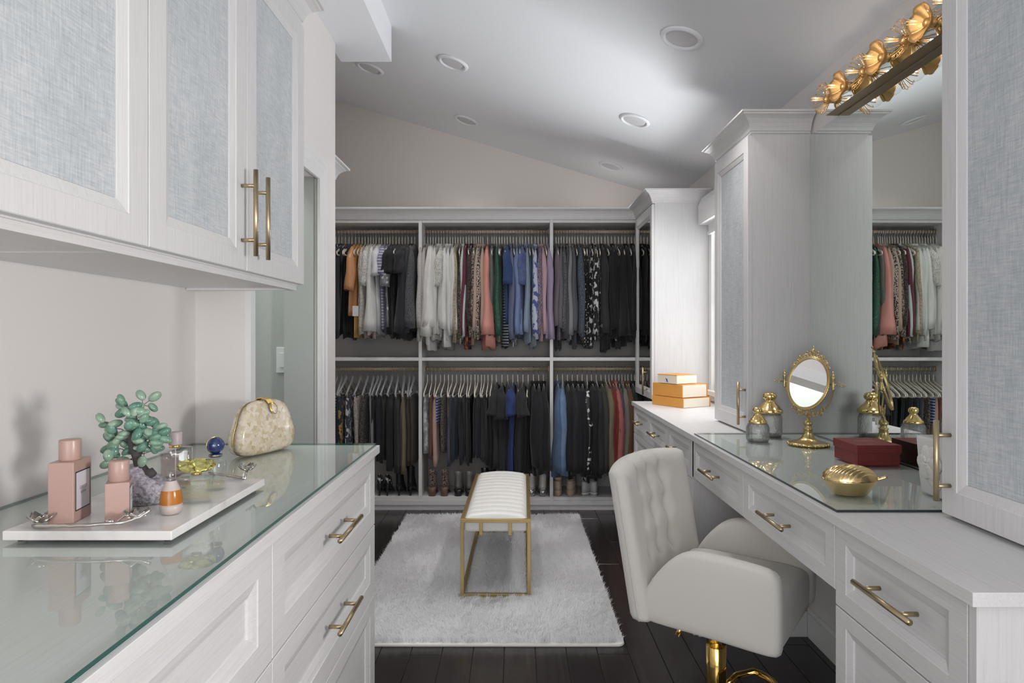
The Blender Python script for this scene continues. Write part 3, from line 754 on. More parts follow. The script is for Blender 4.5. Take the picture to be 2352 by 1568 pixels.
UM = '''976|cream chunky knit|cardigan|cdc8c1|knit|shirt|783|.05
983|pale mauve|sweater|b8b0b0||shirt|778|.03
989|white flared-sleeve|blouse|dad8d4||bell|790|.04
995|bright white tiered|blouse|e0dedb||bell|800|.04
1001|soft white|shirt|d6d4d0||shirt|782|.03
1008|ivory flowing|blouse|d7d6d0||shirt|776|.04
1014|white loose|shirt|d2d1cc||shirt|772|.03
1020|white crochet-hem|top|d5d3cc|lace|puff|768|.03
1027|crisp white collared|shirt|e2e1de||shirt|800|.045
1034|white linen|shirt|d9d9d6||shirt|776|.03
1040|silver-white|shirt|cfd0ce||shirt|770|.03
1046|white plain-hem|sweater|dddcd8||shirt|765|.035
1052|beige lace|cardigan|b9ac93|lace|shirt|780|.035
1058|oatmeal floral|blouse|c4b7a6|leopard|tank|785|.03
1064|frosty white|blouse|c8cfcd||shirt|776|.03
1071|burgundy|sweater|6b2f42||shirt|748|.04
1077|rust and black floral|blouse|3a2b28|rust|tank|798|.035
1083|brown snakeskin-print|blouse|54433e|snake|shirt|740|.05
1089|tan gathered|blouse|a8957d||tank|784|.03
1094|taupe print|blouse|a39485|leopard|shirt|768|.03
1099|sand|sweater|b8a593||shirt|770|.03
1104|blush print|blouse|bca79d|leopard|shirt|776|.03
1109|rose-beige|sweater|c0a698||shirt|770|.03
1120|coral pink satin ruffled|blouse|d9968a|satin|bell|800|.075
1130|sage grey|shirt|6b6d66||shirt|774|.03
1135|teal|tank top|24474a||tank|780|.025
1140|emerald sparkling velvet|blouse|1d4d38|velvet|shirt|742|.055
1147|olive pale-hemmed|top|7f7c6e||tank|782|.035
1153|graphite|top|3a3d42||tank|770|.025
1159|navy and white striped|top|2a3248|stripe|tank|795|.03
1165|royal blue layered|dress top|2f4878||puff|744|.045
1172|dusty blue|blouse|68718d||shirt|776|.035
1179|blue-grey patterned|blouse|555d73|floral|tank|790|.03
1186|light blue collared|shirt|7d8fb8||shirt|772|.05
1194|cornflower blue|tank top|4e74ad||tank|750|.025
1200|navy shibori-print|blouse|5f6b8c|floral|puff|738|.035
1207|light chambray|shirt|8f9cb0||shirt|784|.03
1214|steel blue cap-sleeved|top|5a86a6||tank|732|.035
1221|pale denim frayed|shirt|8997a3|denim|tank|796|.035
1229|blue and white floral|blouse|c3cbe0|floral|shirt|777|.04
1236|lilac tweed|jacket|a391a8|tweed|shirt|768|.035
1243|blush pink|cardigan|c2a4a6||shirt|776|.03
1249|cream|scarf top|c9b9a4||tank|740|.02
1256|soft lavender|sweater|a797b3||shirt|778|.05'''
UR = '''1277|mauve-grey|cardigan|75696f||shirt|732|.04
1283|black flowing|top|17171a||tank|800|.03
1289|warm grey|sweater|6f6c70||shirt|775|.03
1295|grey melange knit|sweater|737378|tweed|shirt|775|.045
1302|graphite grey|cardigan|47494e||shirt|768|.03
1308|light grey|sweater|8c8c90||shirt|778|.035
1314|medium grey|cardigan|5c5e63||shirt|765|.03
1320|slate|top|44484d||tank|795|.03
1327|blue-grey tweed|sweater|62707f|tweed|shirt|762|.06
1334|rosy leopard|blouse|6f5c5c|leopard|tank|785|.03
1340|black white-dotted|blouse|141414|dots|tank|790|.04
1347|black polka-dot|dress top|121212|dots|tank|794|.04
1354|black large-floral|blouse|191918|floral|tank|796|.045
1361|black meadow-print|blouse|22201f|floral|shirt|780|.035
1368|black and cream print|blouse|2b2826|leopard|tank|775|.03
1374|silver-streaked black|top|34343a|sequin|tank|776|.03
1381|charcoal knit|sweater|38373a|knit|shirt|738|.05
1389|black pointed-hem|top|0f0f12||tank|806|.03
1396|black soft|cardigan|17181c||shirt|772|.045
1404|black button|cardigan|131418||shirt|778|.045
1412|black beaded|blouse|18191d|sequin|tank|795|.035
1420|black boat-neck|sweater|121317||bell|770|.04
1428|black lace|blouse|101114|lace|tank|790|.035
1435|black long|sweater|15161b||shirt|780|.045
1443|black olive-tinted|top|171a18||tank|776|.035
1450|black plain|blouse|131519||shirt|772|.035
1457|black narrow|sweater|111216||shirt|784|.035'''
LL = '''774|teal striped|skirt|2c4a4c|stripe|skirt|1000|.035
785|navy|skirt|20273a||skirt|1040|.035
795|bright floral black|skirt|14202a|bright|skirt|1035|.045
810|navy and grey floral|skirt|3a4050|floral|skirt|1030|.05
828|cream lace|skirt|b7aaa2|lace|skirt|1035|.055
844|black and white animal-print|skirt|5e5650|leopard|skirt|1035|.055
858|pale grey|skirt|84888a||skirt|1030|.04
868|black|skirt|15171a||skirt|1045|.03
876|navy|trousers|191c2a||skirt|1055|.035
887|black long|skirt|0d0e10||skirt|1058|.05
901|charcoal|trousers|1b1c1f||skirt|1078|.045
914|dark grey|trousers|26272a||skirt|1085|.045
929|khaki|trousers|776b52||skirt|1080|.055
941|olive brown wide|skirt|3f382c||skirt|1062|.045
951|dark brown|skirt|26221c||skirt|1064|.03'''
LM = '''982|grey tie-dye|trousers|85878d|tiedye|pants|1042|.055
992|copper|trousers|7d4e3c||pants|1050|.03
1001|blush jersey|trousers|c4a193||pants|1066|.055
1012|blue and violet print|shorts|3d479c|stripe|pants|975|.025
1021|silver taupe|trousers|776d64|leopard|pants|1040|.035
1030|camel|trousers|7e6244||pants|1060|.025
1039|faded blue denim|jeans|3c4658|denim|pants|1066|.04
1049|dark denim|jeans|232c3b|denim|pants|1056|.04
1059|indigo|jeans|1d2430|denim|pants|1062|.035
1067|black|jeans|121316||pants|1052|.03
1074|washed black|jeans|1c1d21|denim|pants|1064|.03
1082|black leather-look|trousers|0f1013|satin|pants|1058|.035
1091|black ribbed|trousers|15161a||pants|1048|.03
1098|navy speckled|trousers|252a3a|tweed|pants|1052|.035
1106|ink blue|trousers|131722||pants|1050|.03
1113|brown herringbone|trousers|342b27|tweed|pants|1058|.035
1121|black plain|trousers|0e0e10||pants|1062|.035
1130|black wide|trousers|101013||pants|1078|.04
1140|charcoal short-sleeved|tunic|28282b||tee|1078|.06
1153|dark grey short-sleeved|tunic|232427||tee|1082|.05
1166|black shift|tunic|17171a||tank|1080|.045
1178|royal blue short-sleeved|shirt|243b74||tee|1086|.05
1189|black thin|tunic|101012||tank|1080|.03
1201|dark grey wide-sleeved|tunic|2a292b||tee|1086|.06
1213|black sleeveless|tunic|0d0d10||tank|1084|.035
1225|black tailored|blazer|14161a||jacket|1085|.05
1237|inky tailored|blazer|191c22||jacket|1080|.05
1248|black slim|blazer|151517||jacket|1078|.045'''
LR = '''1280|blue denim|jacket|4a6180|denim|jacket|1088|.075
1292|light-washed denim|jacket|667e9c|denim|jacket|1086|.06
1303|black long|coat|17181c||jacket|1096|.065
1314|black bouclé|jacket|1a181c|tweed|jacket|1060|.055
1326|navy-black|jacket|15171d||jacket|1078|.06
1337|black quilted|jacket|101216||jacket|1060|.05
1348|black bead-trimmed|coat|1a1a1d|sequin|jacket|1102|.045
1358|black wool|coat|0e1013||jacket|1098|.05
1369|charcoal rolled-cuff|jacket|2a282b|tweed|jacket|1070|.05
1380|olive-grey|jacket|3d3a33||jacket|1078|.04
1390|khaki|jacket|7d7258||jacket|1080|.05
1398|red|blazer|7d2228||jacket|1075|.035
1405|rust|shirt jacket|7a3b26||jacket|1070|.03
1413|coral pink denim|jacket|b36a68||jacket|1075|.06
1421|mauve-grey|jacket|544c52||jacket|1070|.035
1428|greige|jacket|847c72||jacket|1070|.03
1435|beige|jacket|5e4b3b||jacket|1068|.03
1442|caramel brown|jacket|6e4a30||jacket|1072|.035
1450|dark green|jacket|1a2423||jacket|1072|.035
1457|black outermost|jacket|131416||jacket|1070|.035'''
for bay, rod, rz, txt, hang in (('ul', 'upper left rod', 2.156, UL, 'ivory'), ('um', 'upper middle rod', 2.156, UM, 'ivory'), ('ur', 'upper right rod', 2.156, UR, 'ivory'),
                                ('ll', 'lower left rod', 1.073, LL, 'clear'), ('lm', 'lower middle rod', 1.073, LM, 'ivory'), ('lr', 'lower right rod', 1.073, LR, 'ivory')):
    for n, line in enumerate(txt.split('\n')):
        px, desc, noun, hx, pat, kind, yb, th = line.split('|')
        garment(float(px), rz, bay, rod, n+1, desc, noun, hx, pat, kind, float(yb), float(th), hang)
# swing tag on the peach blouse
tg = thing('swing_tag', 'white card swing tag hanging under the peach puff-sleeved blouse', 'tag', ((819-1184)/302, 4.80, 1.56))
B(-.022, .022, -.001, .001, -.078, 0).build('card', M['tag'], tg)
m = MB(); m.tube([(-.008, 0, -.002), (-.006, .01, .03), (0, .03, .06)], .0012, 5); m.build('string', M['petalgold'], tg)

# ------------------------------------------------------------ shoes on the closet floor
def shoe(name, lab, cat, px, style, mats, grp, yaw=0, sole_h=.012, heel=.0, top=.13, hw=.036, L=.235, heel_shape='block', y0=4.885):
    X = (px-1184)/298; t = thing(name, lab, cat, (X, y0, .0995), yaw, grp)
    um, sm, hm = mats
    def lift(y): return heel*max(0, 1-y/(L*.62))**1.0 if heel else 0
    def sec(zr, yc, ry, rx, n=20):
        ring = []
        for j in range(n):
            a = 2*PI*j/n; y = yc+ry*math.cos(a); wid = rx*(1.0-.10*math.cos(a)) if math.cos(a) > 0 else rx*.92
            x = wid*math.sin(a); ring.append((x, y, zr+lift(y)))
        return ring
    c = L/2
    m = MB(); m.rings([sec(0 if not heel else 0, c, c*1.0, hw*1.02), sec(sole_h*.5, c, c*1.02, hw*1.06), sec(sole_h, c, c*1.0, hw*1.03)]); m.build('sole', sm, t)
    m = MB(); s = sole_h
    if style == 'boot':
        rs = [sec(s, c, c*.99, hw), sec(s+.025, c*.98, c*.96, hw*1.02), sec(s+.045, c*.86, c*.80, hw*.95), sec(s+.065, c*.66, c*.60, hw*.88), sec(s+.085, c*.5, c*.44, hw*.84),
              sec(top*.8, c*.43, c*.39, hw*.84), sec(top, c*.44, c*.41, hw*.9), sec(top+.001, c*.44, c*.36, hw*.75), sec(top-.03, c*.44, c*.33, hw*.65)]
    else:
        rs = [sec(s, c, c*.98, hw*.95), sec(s+.02, c, c*.95, hw*.93), sec(s+.038, c*.72, c*.66, hw*.84), sec(top, c*.45, c*.40, hw*.72), sec(top-.012, c*.5, c*.36, hw*.58)]
    m.rings(rs); m.build('upper', um, t)
    if heel:
        m = MB()
        if heel_shape == 'block': a, b_, k = .036, .030, .021
        else: a, b_, k = .020, .006, .012
        def sq(z, w_, d, yc): return [(w_*math.cos(q)*(1.1 if abs(math.cos(q)) > .7 else 1), yc+d*math.sin(q), z) for q in [2*PI*(i+.5)/12 for i in range(12)]]
        y_ = .030
        m.rings([sq(-.0, b_*.85 if heel_shape == 'block' else .006, b_*.8 if heel_shape == 'block' else .006, y_-.004), sq(heel*.5, b_*.85 if heel_shape == 'block' else .009, b_ if heel_shape == 'block' else .010, y_), sq(heel*.93, a*.85, a*.85 if heel_shape == 'block' else .024, y_+.004)])
        m.build('heel', hm, t)
    return t
blk = plain('black_leather', (.012, .012, .014), .35); glit = cloth('1a1a1c', 'sequin'); leo = cloth('8a7468', 'leopard')
brown = plain('brown_heel_leather', (.16, .09, .07), .45); greyl = plain('grey_leather', (.17, .16, .155), .45); wht = plain('white_leather', (.66, .64, .61), .45)
tan = plain('cream_suede', (.52, .43, .34), .8); tsole = plain('tan_rubber', (.46, .36, .27), .7); silv = plain('silver_heel', (.5, .5, .52), .2, 1)
canv = plain('white_canvas', (.62, .62, .64), .8); rub = plain('white_rubber', (.66, .66, .65), .6)
for px, side in ((871, 'left'), (889, 'right')):
    shoe('stiletto_pump', f'{side} black glitter stiletto pump beside the dresser end', 'shoe', px, 'pump', (glit, blk, blk), 'black glitter pumps', heel=.10, heel_shape='pin', top=.075, sole_h=.004)
for px, side in ((916, 'left'), (942, 'right')):
    shoe('heeled_boot', f'{side} black high-heeled boot under the khaki trousers', 'shoe', px, 'boot', (blk, blk, blk), 'black heeled boots', heel=.085, heel_shape='pin', top=.16, sole_h=.004)
for px, side in ((992, 'left'), (1020, 'right')):
    t = shoe('ankle_boot', f'{side} leopard ankle boot with brown block heel', 'shoe', px, 'boot', (leo, brown, brown), 'leopard ankle boots', heel=.075, top=.135, sole_h=.006)
    m = MB(); m.box(-.006, .006, .008, .012, .07, .14); 
for px, side in ((1052, 'left'), (1077, 'right')):
    shoe('ankle_boot', f'{side} grey leather ankle boot with dark heel, left of the bench', 'shoe', px, 'boot', (greyl, blk, blk), 'grey ankle boots', heel=.055, top=.14, sole_h=.006)
for px, side in ((1113, 'left'), (1130, 'right')):
    shoe('tall_shoe', f'{side} black rounded shoe half hidden behind the bench', 'shoe', px, 'boot', (blk, blk, blk), 'black shoes behind the bench', heel=.03, top=.19, sole_h=.02)
for px, side in ((1221, 'left'), (1247, 'right')):
    t = shoe('ankle_boot', f'{side} white ankle boot with silver heel and back zip', 'shoe', px, 'boot', (wht, rub, silv), 'white zip ankle boots', heel=.052, top=.125, sole_h=.006)
    m = MB(); m.box(-.0016, .0016, .0035, .006, .065, .155); m.lathe([(.003, 0), (.003, .008)], (0, .003, .062), 8); m.build('zip', silv, t)
for px, side, yw in ((1283, 'left', .08), (1309, 'right', -.15)):
    t = shoe('sneaker', f'{side} cream suede high-top with thick tan sole', 'shoe', px, 'boot', (tan, tsole, None), 'cream suede high-tops', yw, sole_h=.045, top=.145, hw=.042)
for px, side, yw in ((1340, 'left', -.35), (1366, 'right', .05)):
    t = shoe('sneaker', f'{side} white canvas high-top with black sole lines', 'shoe', px, 'boot', (canv, rub, None), 'white canvas high-tops', yw, sole_h=.036, top=.145, hw=.039)
    for z in (.010, .031):
        m = MB(); m.rings([[(.0428*math.sin(a)*(1-.08*math.cos(a)), .1175+.1205*math.cos(a), z+dz) for a in [2*PI*k/28 for k in range(28)]] for dz in (0, .003)], True, False); m.build('sole_stripe', M['black'], t)
# ------------------------------------------------------------ shag rug
t = thing('shag_rug', 'white shaggy rectangular rug on the dark wood floor under the bench', 'rug', (-.165, 3.685, .0))
rx0, rx1, ry0, ry1 = -.80, .468, 2.72, 4.655
def rrect(x0, x1, y0, y1, r, z, n=6):
    P = []
    for cx, cy, a0 in ((x1-r, y1-r, 0), (x0+r, y1-r, PI/2), (x0+r, y0+r, PI), (x1-r, y0+r, 1.5*PI)):
        for k in range(n+1):
            a = a0+PI/2*k/n; P.append((cx+r*math.cos(a), cy+r*math.sin(a), z))
    return P
m = MB(); m.rings([rrect(rx0, rx1, ry0, ry1, .03, .0005), rrect(rx0-.002, rx1+.002, ry0-.002, ry1+.002, .03, .005), rrect(rx0, rx1, ry0, ry1, .03, .011)], True, True, False)
W(m, 'rug_backing', M['rugbase'], t)
rng = np.random.default_rng(5)
N = 150000
x = rng.uniform(rx0+.004, rx1-.004, N); y = rng.uniform(ry0+.012, ry1-.004, N)
cl = np.sin(x*61+2*np.sin(y*37))*np.cos(y*53+2*np.sin(x*41))
ang = 1.2*np.sin(x*7+1)+1.3*np.cos(y*6)+1.2*cl+rng.normal(0, .9, N)-PI/2
H = .026+.010*rng.random(N)+.004*cl; lean = .006+.014*rng.random(N)
dx_ = np.minimum(np.abs(x+.271-.009), np.abs(x-.083+.009)); dy_ = np.abs(y-3.195)
near = ((dx_ < .020) & (y > 3.17) & (y < 4.26)) | ((dy_ < .022) & (x > -.29) & (x < .10)); H = np.where(near, H*.45, H); wd = .0013; ca, sa = np.cos(ang), np.sin(ang)
base = np.stack([x, y, np.full(N, .010)], 1); side = np.stack([-sa, ca, np.zeros(N)], 1); dirv = np.stack([ca, sa, np.zeros(N)], 1)
up = np.array([0, 0, 1.])
p0 = base-side*wd; p1 = base+side*wd
mid = base+dirv*(lean*.35)[:, None]+up*(H*.6)[:, None]; p2 = mid-side*wd*.9; p3 = mid+side*wd*.9
tip = base+dirv*lean[:, None]*1.3+up*(H*.95)[:, None]
off = np.array([t.location.x, t.location.y, t.location.z])
V = np.stack([p0, p1, p2, p3, tip], 1).reshape(-1, 3)-off
idx = (np.arange(N)*5)[:, None]
tri = np.concatenate([idx+np.array([0, 1, 3]), idx+np.array([0, 3, 2]), idx+np.array([2, 3, 4])], 1).reshape(-1)
me = bpy.data.meshes.new('pile'); me.vertices.add(len(V)); me.vertices.foreach_set('co', V.astype(np.float32).ravel())
nt_ = len(tri)//3; me.loops.add(len(tri)); me.loops.foreach_set('vertex_index', tri.astype(np.int32)); me.polygons.add(nt_)
me.polygons.foreach_set('loop_start', (np.arange(nt_)*3).astype(np.int32)); me.update(calc_edges=True); me.materials.append(M['fur'])
o = bpy.data.objects.new('pile', me); C.objects.link(o); o.parent = t; o['kind'] = 'stuff'

# ------------------------------------------------------------ bench
bx0, bx1, by0, by1 = -.271, .083, 3.186, 4.245; RZ = .022; TZ = .413; s = .018
t = thing('bench', 'narrow bench with channelled white cushion and gold frame on the rug', 'bench', ((bx0+bx1)/2, (by0+by1)/2, .012), 0); t.rotation_euler.z = -.012
def Wb(mb, name, mat, par=None):
    mb.v = [(a-(bx0+bx1)/2, b_-(by0+by1)/2, c-.012) for a, b_, c in mb.v]; return mb.build(name, mat, par or t)
for y in (by0, by1-s):
    for x in (bx0, bx1-s): bev(Wb(B(x, x+s, y, y+s, .012, TZ-s), 'leg', M['benchgold']), .001)
    bev(Wb(B(bx0, bx1, y, y+s, TZ-s, TZ), 'end_rail', M['benchgold']), .001)
    bev(Wb(B(bx0+s, bx1-s, y, y+s, .020, .020+s), 'foot_rail', M['benchgold']), .001)
    for xx in (bx0+.096, bx1-.096-.016): bev(Wb(B(xx, xx+.016, y-.0005, y+s-.004, TZ-s-.062, TZ-s), 'tab', M['benchgold']), .001)
for x in (bx0, bx1-s):
    bev(Wb(B(x, x+s, by0+s, by1-s, TZ-s, TZ), 'side_rail', M['benchgold']), .001)
    bev(Wb(B(x, x+s, by0+s, by1-s, .020, .020+s), 'floor_rail', M['benchgold']), .001)
cx0, cx1, cy0, cy1 = bx0+s+.001, bx1-s-.001, by0+s*.6, by1-s*.6; nch = 13
def cush(u, v):
    y = cy0+(cy1-cy0)*u; x = cx0+(cx1-cx0)*v
    e = min(v, 1-v)/.10; edge = math.sqrt(max(0, 1-(1-min(1, e))**2))
    ee = min(u, 1-u)/.03; edge2 = math.sqrt(max(0, 1-(1-min(1, ee))**2))
    dome = .016*math.sin(PI*v)+.004*math.sin(PI*u)
    ph = (u*nch) % 1; ch = .007*(math.sqrt(max(0, 1-(2*ph-1)**2))-1)
    z = TZ-.012+.022*min(edge, edge2)+dome+ch*min(1, edge)
    return (x, y, z)
m = MB(); m.grid(cush, nch*8, 18, smooth=True)
Wb(m, 'cushion', M['bencuph'])
b0 = MB(); b0.rings([[p for p in rrect(cx0+.008, cx1-.008, cy0+.004, cy1-.004, .01, z_, 3)] if q else [p for p in rrect(cx0, cx1, cy0-.001, cy1+.001, .01, z_, 3)] for z_, q in ((.348, 1), (.356, 0), (TZ-.010, 0), (TZ-.006, 1))], True, True, False)
Wb(b0, 'cushion_base', M['bencuph'])

# ------------------------------------------------------------ vanity chair
cc = (.69, 2.185); ca_ = -math.radians(36)
t = thing('vanity_chair', 'ivory tufted swivel chair with round arms and gold pedestal at the vanity', 'chair', (cc[0], cc[1], 0), ca_)
# local: +x = forwards, +y = to the far arm
def arm(s):
    # side profile (u, z)
    P = []
    def add(u, z): P.append((u, z))
    add(-.178, .425); add(-.165, .405); add(-.14, .398); add(.02, .396); add(.15, .394); add(.252, .392); add(.268, .40)
    add(.272, .43); add(.272, .53); add(.270, .60); add(.262, .632); add(.240, .646); add(.16, .653); add(.06, .658)
    add(.0, .655); add(-.035, .642); add(-.075, .610); add(-.115, .565); add(-.150, .510); add(-.172, .465)
    cu, cz = .05, .52; rs = []; T = .062
    # rounded slab: inset rings at both faces
    for k, (d, ins) in enumerate([(0, .022), (.006, .010), (.018, .0015), (.031, 0), (.044, .0015), (.056, .010), (T, .022)]):
        y = s*(.258-d); ring = []
        for (u, z) in P:
            dv = Vector((cu-u, cz-z)); ln = dv.length; dv /= ln; ring.append((u+dv.x*ins, y, z+dv.y*ins))
        rs.append(ring)
    m = MB(); m.rings(rs, True, True, True); return m
for s in (-1, 1):
    o = arm(s).build('armrest', M['boucle'], t); smoothed(o, 1)
# seat: rounded block
m = MB(); rs = []
for z, ins in ((.398, .02), (.402, .004), (.43, 0), (.49, 0), (.512, .004), (.524, .018), (.530, .05)):
    rs.append([(x_, y_, z) for x_, y_, _ in rrect(-.165+ins, .262-ins, -.197+ins*.2, .197-ins*.2, .03, 0, 5)])
m.rings(rs, True, True, True); m.build('seat', M['boucle'], t)
# back: tufted, leaning, slightly wrapped
bw = .272; bz0, bz1 = .405, .882
btn = [(y_, z_) for z_ in (.80, .69, .58) for y_ in (-.10, .0, .10)]
def bcurve(y, z):
    v = (z-bz0)/(bz1-bz0); return -.215-.085*v+.035*(y/bw)**2*1.6
def bfront(u, v):
    y = -bw+2*bw*u; z = bz0+(bz1-bz0)*v
    e = min(1, min(u, 1-u)/.10, min(v*1.0+.5, (1-v)/.10)); rnd_ = math.sqrt(max(0, 1-(1-e)**2))
    d = .045*rnd_
    tz = max(0, min(1, (z-.50)/.08))*1.0
    for yy, zz in btn:
        r2 = ((y-yy)/.027)**2+((z-zz)/.030)**2; d -= .030*math.exp(-r2)
    for yy in (-.10, 0, .10):
        vz = 1 if z < .80 else max(.45, 1-(z-.80)/.16)
        d -= .012*math.exp(-((y-yy-(.006*math.sin(z*28)))/.013)**2)*tz*vz
    return (bcurve(y, z)+d, y, z+.022*(1-((y/bw)**2))*v*.8)
def bback(u, v):
    y = -bw+2*bw*u; z = bz0+(bz1-bz0)*v
    e = min(1, min(u, 1-u)/.05, (1-v)/.05, v/.05+.3); rnd_ = math.sqrt(max(0, 1-(1-e)**2))
    return (bcurve(y, z)-.034*rnd_, y, z+.022*(1-((y/bw)**2))*v*.8)
m = MB(); m.grid(bfront, 56, 50, flip=True); m.grid(bback, 56, 50)
# close the bottom
fb = [bfront(i/56, 0) for i in range(57)]; bb = [bback(i/56, 0) for i in range(57)]
m.rings([fb, bb], False, False, True)
m.build('backrest', M['boucle'], t)
m = MB(); m.tube([bcurve_p for bcurve_p in [(bcurve(-bw, bz0+(bz1-bz0)*k/20)-.002, -bw-.0005, bz0+(bz1-bz0)*k/20) for k in range(20)]], .0022, 6); m.build('piping', M['boucle'], t)
for yy, zz in btn:
    u = (yy+bw)/(2*bw); v = (zz-bz0)/(bz1-bz0); p = bfront(u, v); m = MB(); m.ell((p[0]+.001, p[1], p[2]), .004, .009, .009, n=12, m=8); m.build('tuft_button', M['boucle'], t)
m = MB(); m.lathe([(.0, .36), (.075, .362), (.08, .37), (.08, .396)], n=32); m.build('swivel_plate', M['goldbright'], t)
m = MB(); m.lathe([(.0335, .012), (.0335, .268), (.031, .270)], n=32); m.build('outer_column', M['goldbright'], t)
m = MB(); m.lathe([(.0315, .268), (.0315, .365)], n=32); m.build('inner_column', M['goldbright'], t)
m = MB(); m.lathe([(.0, .001), (.19, .001), (.20, .006), (.185, .014), (.08, .022), (.045, .040), (.036, .05)], n=48); m.build('base_disc', M['goldbright'], t)
m = MB(); m.tube([(-.02, -.06, .385), (-.06, -.085, .37), (-.085, -.10, .345), (-.09, -.103, .335)], .005, 8); m.tube([(-.086, -.101, .345), (-.096, -.107, .315)], .008, 10); m.build('height_lever', M['goldbright'], t)
# foot ring: a loop standing out in front of the column
m = MB(); pts = []
for k in range(15):
    a = -PI*.5+PI*k/14; pts.append((.09+.11*math.cos(a), .13*math.sin(a), .150))
pts = [(.02, -.025, .12), (.04, -.09, .137)]+pts+[(.04, .09, .137), (.02, .025, .12)]
m.tube(pts, .011, 12); m.build('footrest', M['goldbright'], t)
# ------------------------------------------------------------ on the left dresser: marble tray and perfumes
GZ = .9642
t = thing('marble_tray', 'white marble tray with cast silver orchid branch handles', 'tray', (-.75, 1.32, GZ))
m = B(-.899, -.602, 1.113, 1.527, GZ+.006, GZ+.0225); bev(W(m, 'marble_slab', M['marble'], t), .0015)
for x in (-.88, -.62):
    for y in (1.135, 1.50): m = MB(); m.lathe([(.007, GZ), (.008, GZ+.006)], (x, y, 0), 12); W(m, 'foot', M['black'], t)
TZt = GZ+.0226
def flower(m, c, r, n=5, rot=0, tilt=0, mi=0):
    for k in range(n):
        a = rot+2*PI*k/n; rs = []
        for i in range(5):
            v = i/4; w_ = r*.55*math.sin(PI*(.12+.80*v))
            p = Vector((r*v*math.cos(a), r*v*math.sin(a), r*.55*v*v)); q = Vector((-math.sin(a), math.cos(a), 0))
            up = Vector((0, 0, .0016)); e = Vector((0, 0, r*.15))
            rs.append([tuple(Vector(c)+p-q*w_+e*v), tuple(Vector(c)+p), tuple(Vector(c)+p+q*w_+e*v), tuple(Vector(c)+p+q*w_+e*v+up), tuple(Vector(c)+p+up), tuple(Vector(c)+p-q*w_+e*v+up)])
        m.rings(rs, True, True, True, mi)
    m.ell((c[0], c[1], c[2]+r*.2), r*.2, r*.2, r*.22, n=8, m=6, mi=mi)
def branch(pts, r, seed):
    rn = random.Random(seed); P = []
    for i in range(len(pts)-1):
        for k in range(5):
            f = k/5; P.append(tuple(pts[i][j]*(1-f)+pts[i+1][j]*f+rn.uniform(-.0007, .0007) for j in range(3)))
    P.append(pts[-1]); m = MB(); m.tube(P, [r*(.85+.3*rn.random()) for _ in P], 8); return m
yh = 1.125
pts = [(-.862, yh+.012, TZt+.003), (-.845, yh-.004, TZt+.006), (-.80, yh-.010, TZt+.008), (-.75, yh-.008, TZt+.009), (-.70, yh+.002, TZt+.010), (-.675, yh+.018, TZt+.016), (-.663, yh+.03, TZt+.026)]
hnd = W(branch(pts, .0032, 3), 'branch_handle', M['silver'], t)
m = MB(); flower(m, (-.853, yh+.02, TZt+.006), .023, 5, .3); W(m, 'orchid_flower', M['silver'], hnd)
m = MB(); flower(m, (-.688, yh+.03, TZt+.010), .021, 5, .9); W(m, 'orchid_flower', M['silver'], hnd)
m = MB(); m.ell((-.722, yh+.006, TZt+.012), .009, .006, .005); m.tube([(-.71, yh, TZt+.009), (-.70, yh+.014, TZt+.02), (-.69, yh+.008, TZt+.022)], .0018, 6); W(m, 'orchid_bud', M['silver'], hnd)
pts = [(-.84, 1.512, TZt+.003), (-.80, 1.528, TZt+.010), (-.74, 1.535, TZt+.010), (-.69, 1.528, TZt+.007), (-.645, 1.515, TZt+.003)]
hnd = W(branch(pts, .003, 4), 'branch_handle', M['silver'], t)
m = MB(); m.tube([(-.645, 1.515, TZt), (-.648, 1.53, TZt+.012), (-.65, 1.54, TZt+.018)], .003, 8); flower(m, (-.65, 1.54, TZt+.016), .021, 5, .2); W(m, 'orchid_flower', M['silver'], hnd)

def square_bottle(name, lab, cx, cy, rot, wx, wy, h, capr, caph, mat, capmat, loc_z=TZt):
    t = thing(name, lab, 'perfume', (cx, cy, loc_z), rot); return t
# large pink bottle
t = thing('perfume_bottle', 'tall pink lacquered square perfume bottle with round cap and black-framed label', 'perfume', (-.831, 1.186, TZt+.0002), .17)
bev(B(-.0215, .0215, -.033, .033, 0, .111).build('bottle_body', M['pink'], t), .0015)
m = MB(); m.lathe([(.0165, .1105), (.0175, .1115), (.0178, .113), (.0178, .147), (.0172, .1485), (.0, .1495)], n=36); m.build('cap', M['pink'], t)
lb = B(.0215, .0219, -.027, .027, .020, .092).build('label', M['black'], t)
B(.0219, .0221, -.0248, .0248, .0222, .0898).build('label_face', M['label'], lb)
g = plain('grey_print', (.33, .30, .32), .5)
text('GUCCI', .0085, lb, (.0223, 0, .060), (PI/2, 0, PI/2), g); text('BLOOM', .0055, lb, (.0223, 0, .0515), (PI/2, 0, PI/2), g)
# small pink bottle
t = thing('perfume_bottle', 'shorter pink lacquered square perfume bottle in front of the gem tree', 'perfume', (-.745, 1.194, TZt+.0002), .46)
bev(B(-.0195, .0195, -.027, .027, 0, .0705).build('bottle_body', M['pink'], t), .0012)
m = MB(); m.lathe([(.0165, .070), (.0172, .071), (.0172, .107), (.0165, .108), (0, .109)], n=36); m.build('cap', M['pink'], t)
lb = B(.0195, .0199, -.022, .022, .012, .060).build('label', M['black'], t)
B(.0199, .0201, -.0202, .0202, .0138, .0582).build('label_face', M['label'], lb)
text('GUCCI', .006, lb, (.0203, 0, .040), (PI/2, 0, PI/2), g); text('BLOOM', .004, lb, (.0203, 0, .034), (PI/2, 0, PI/2), g)
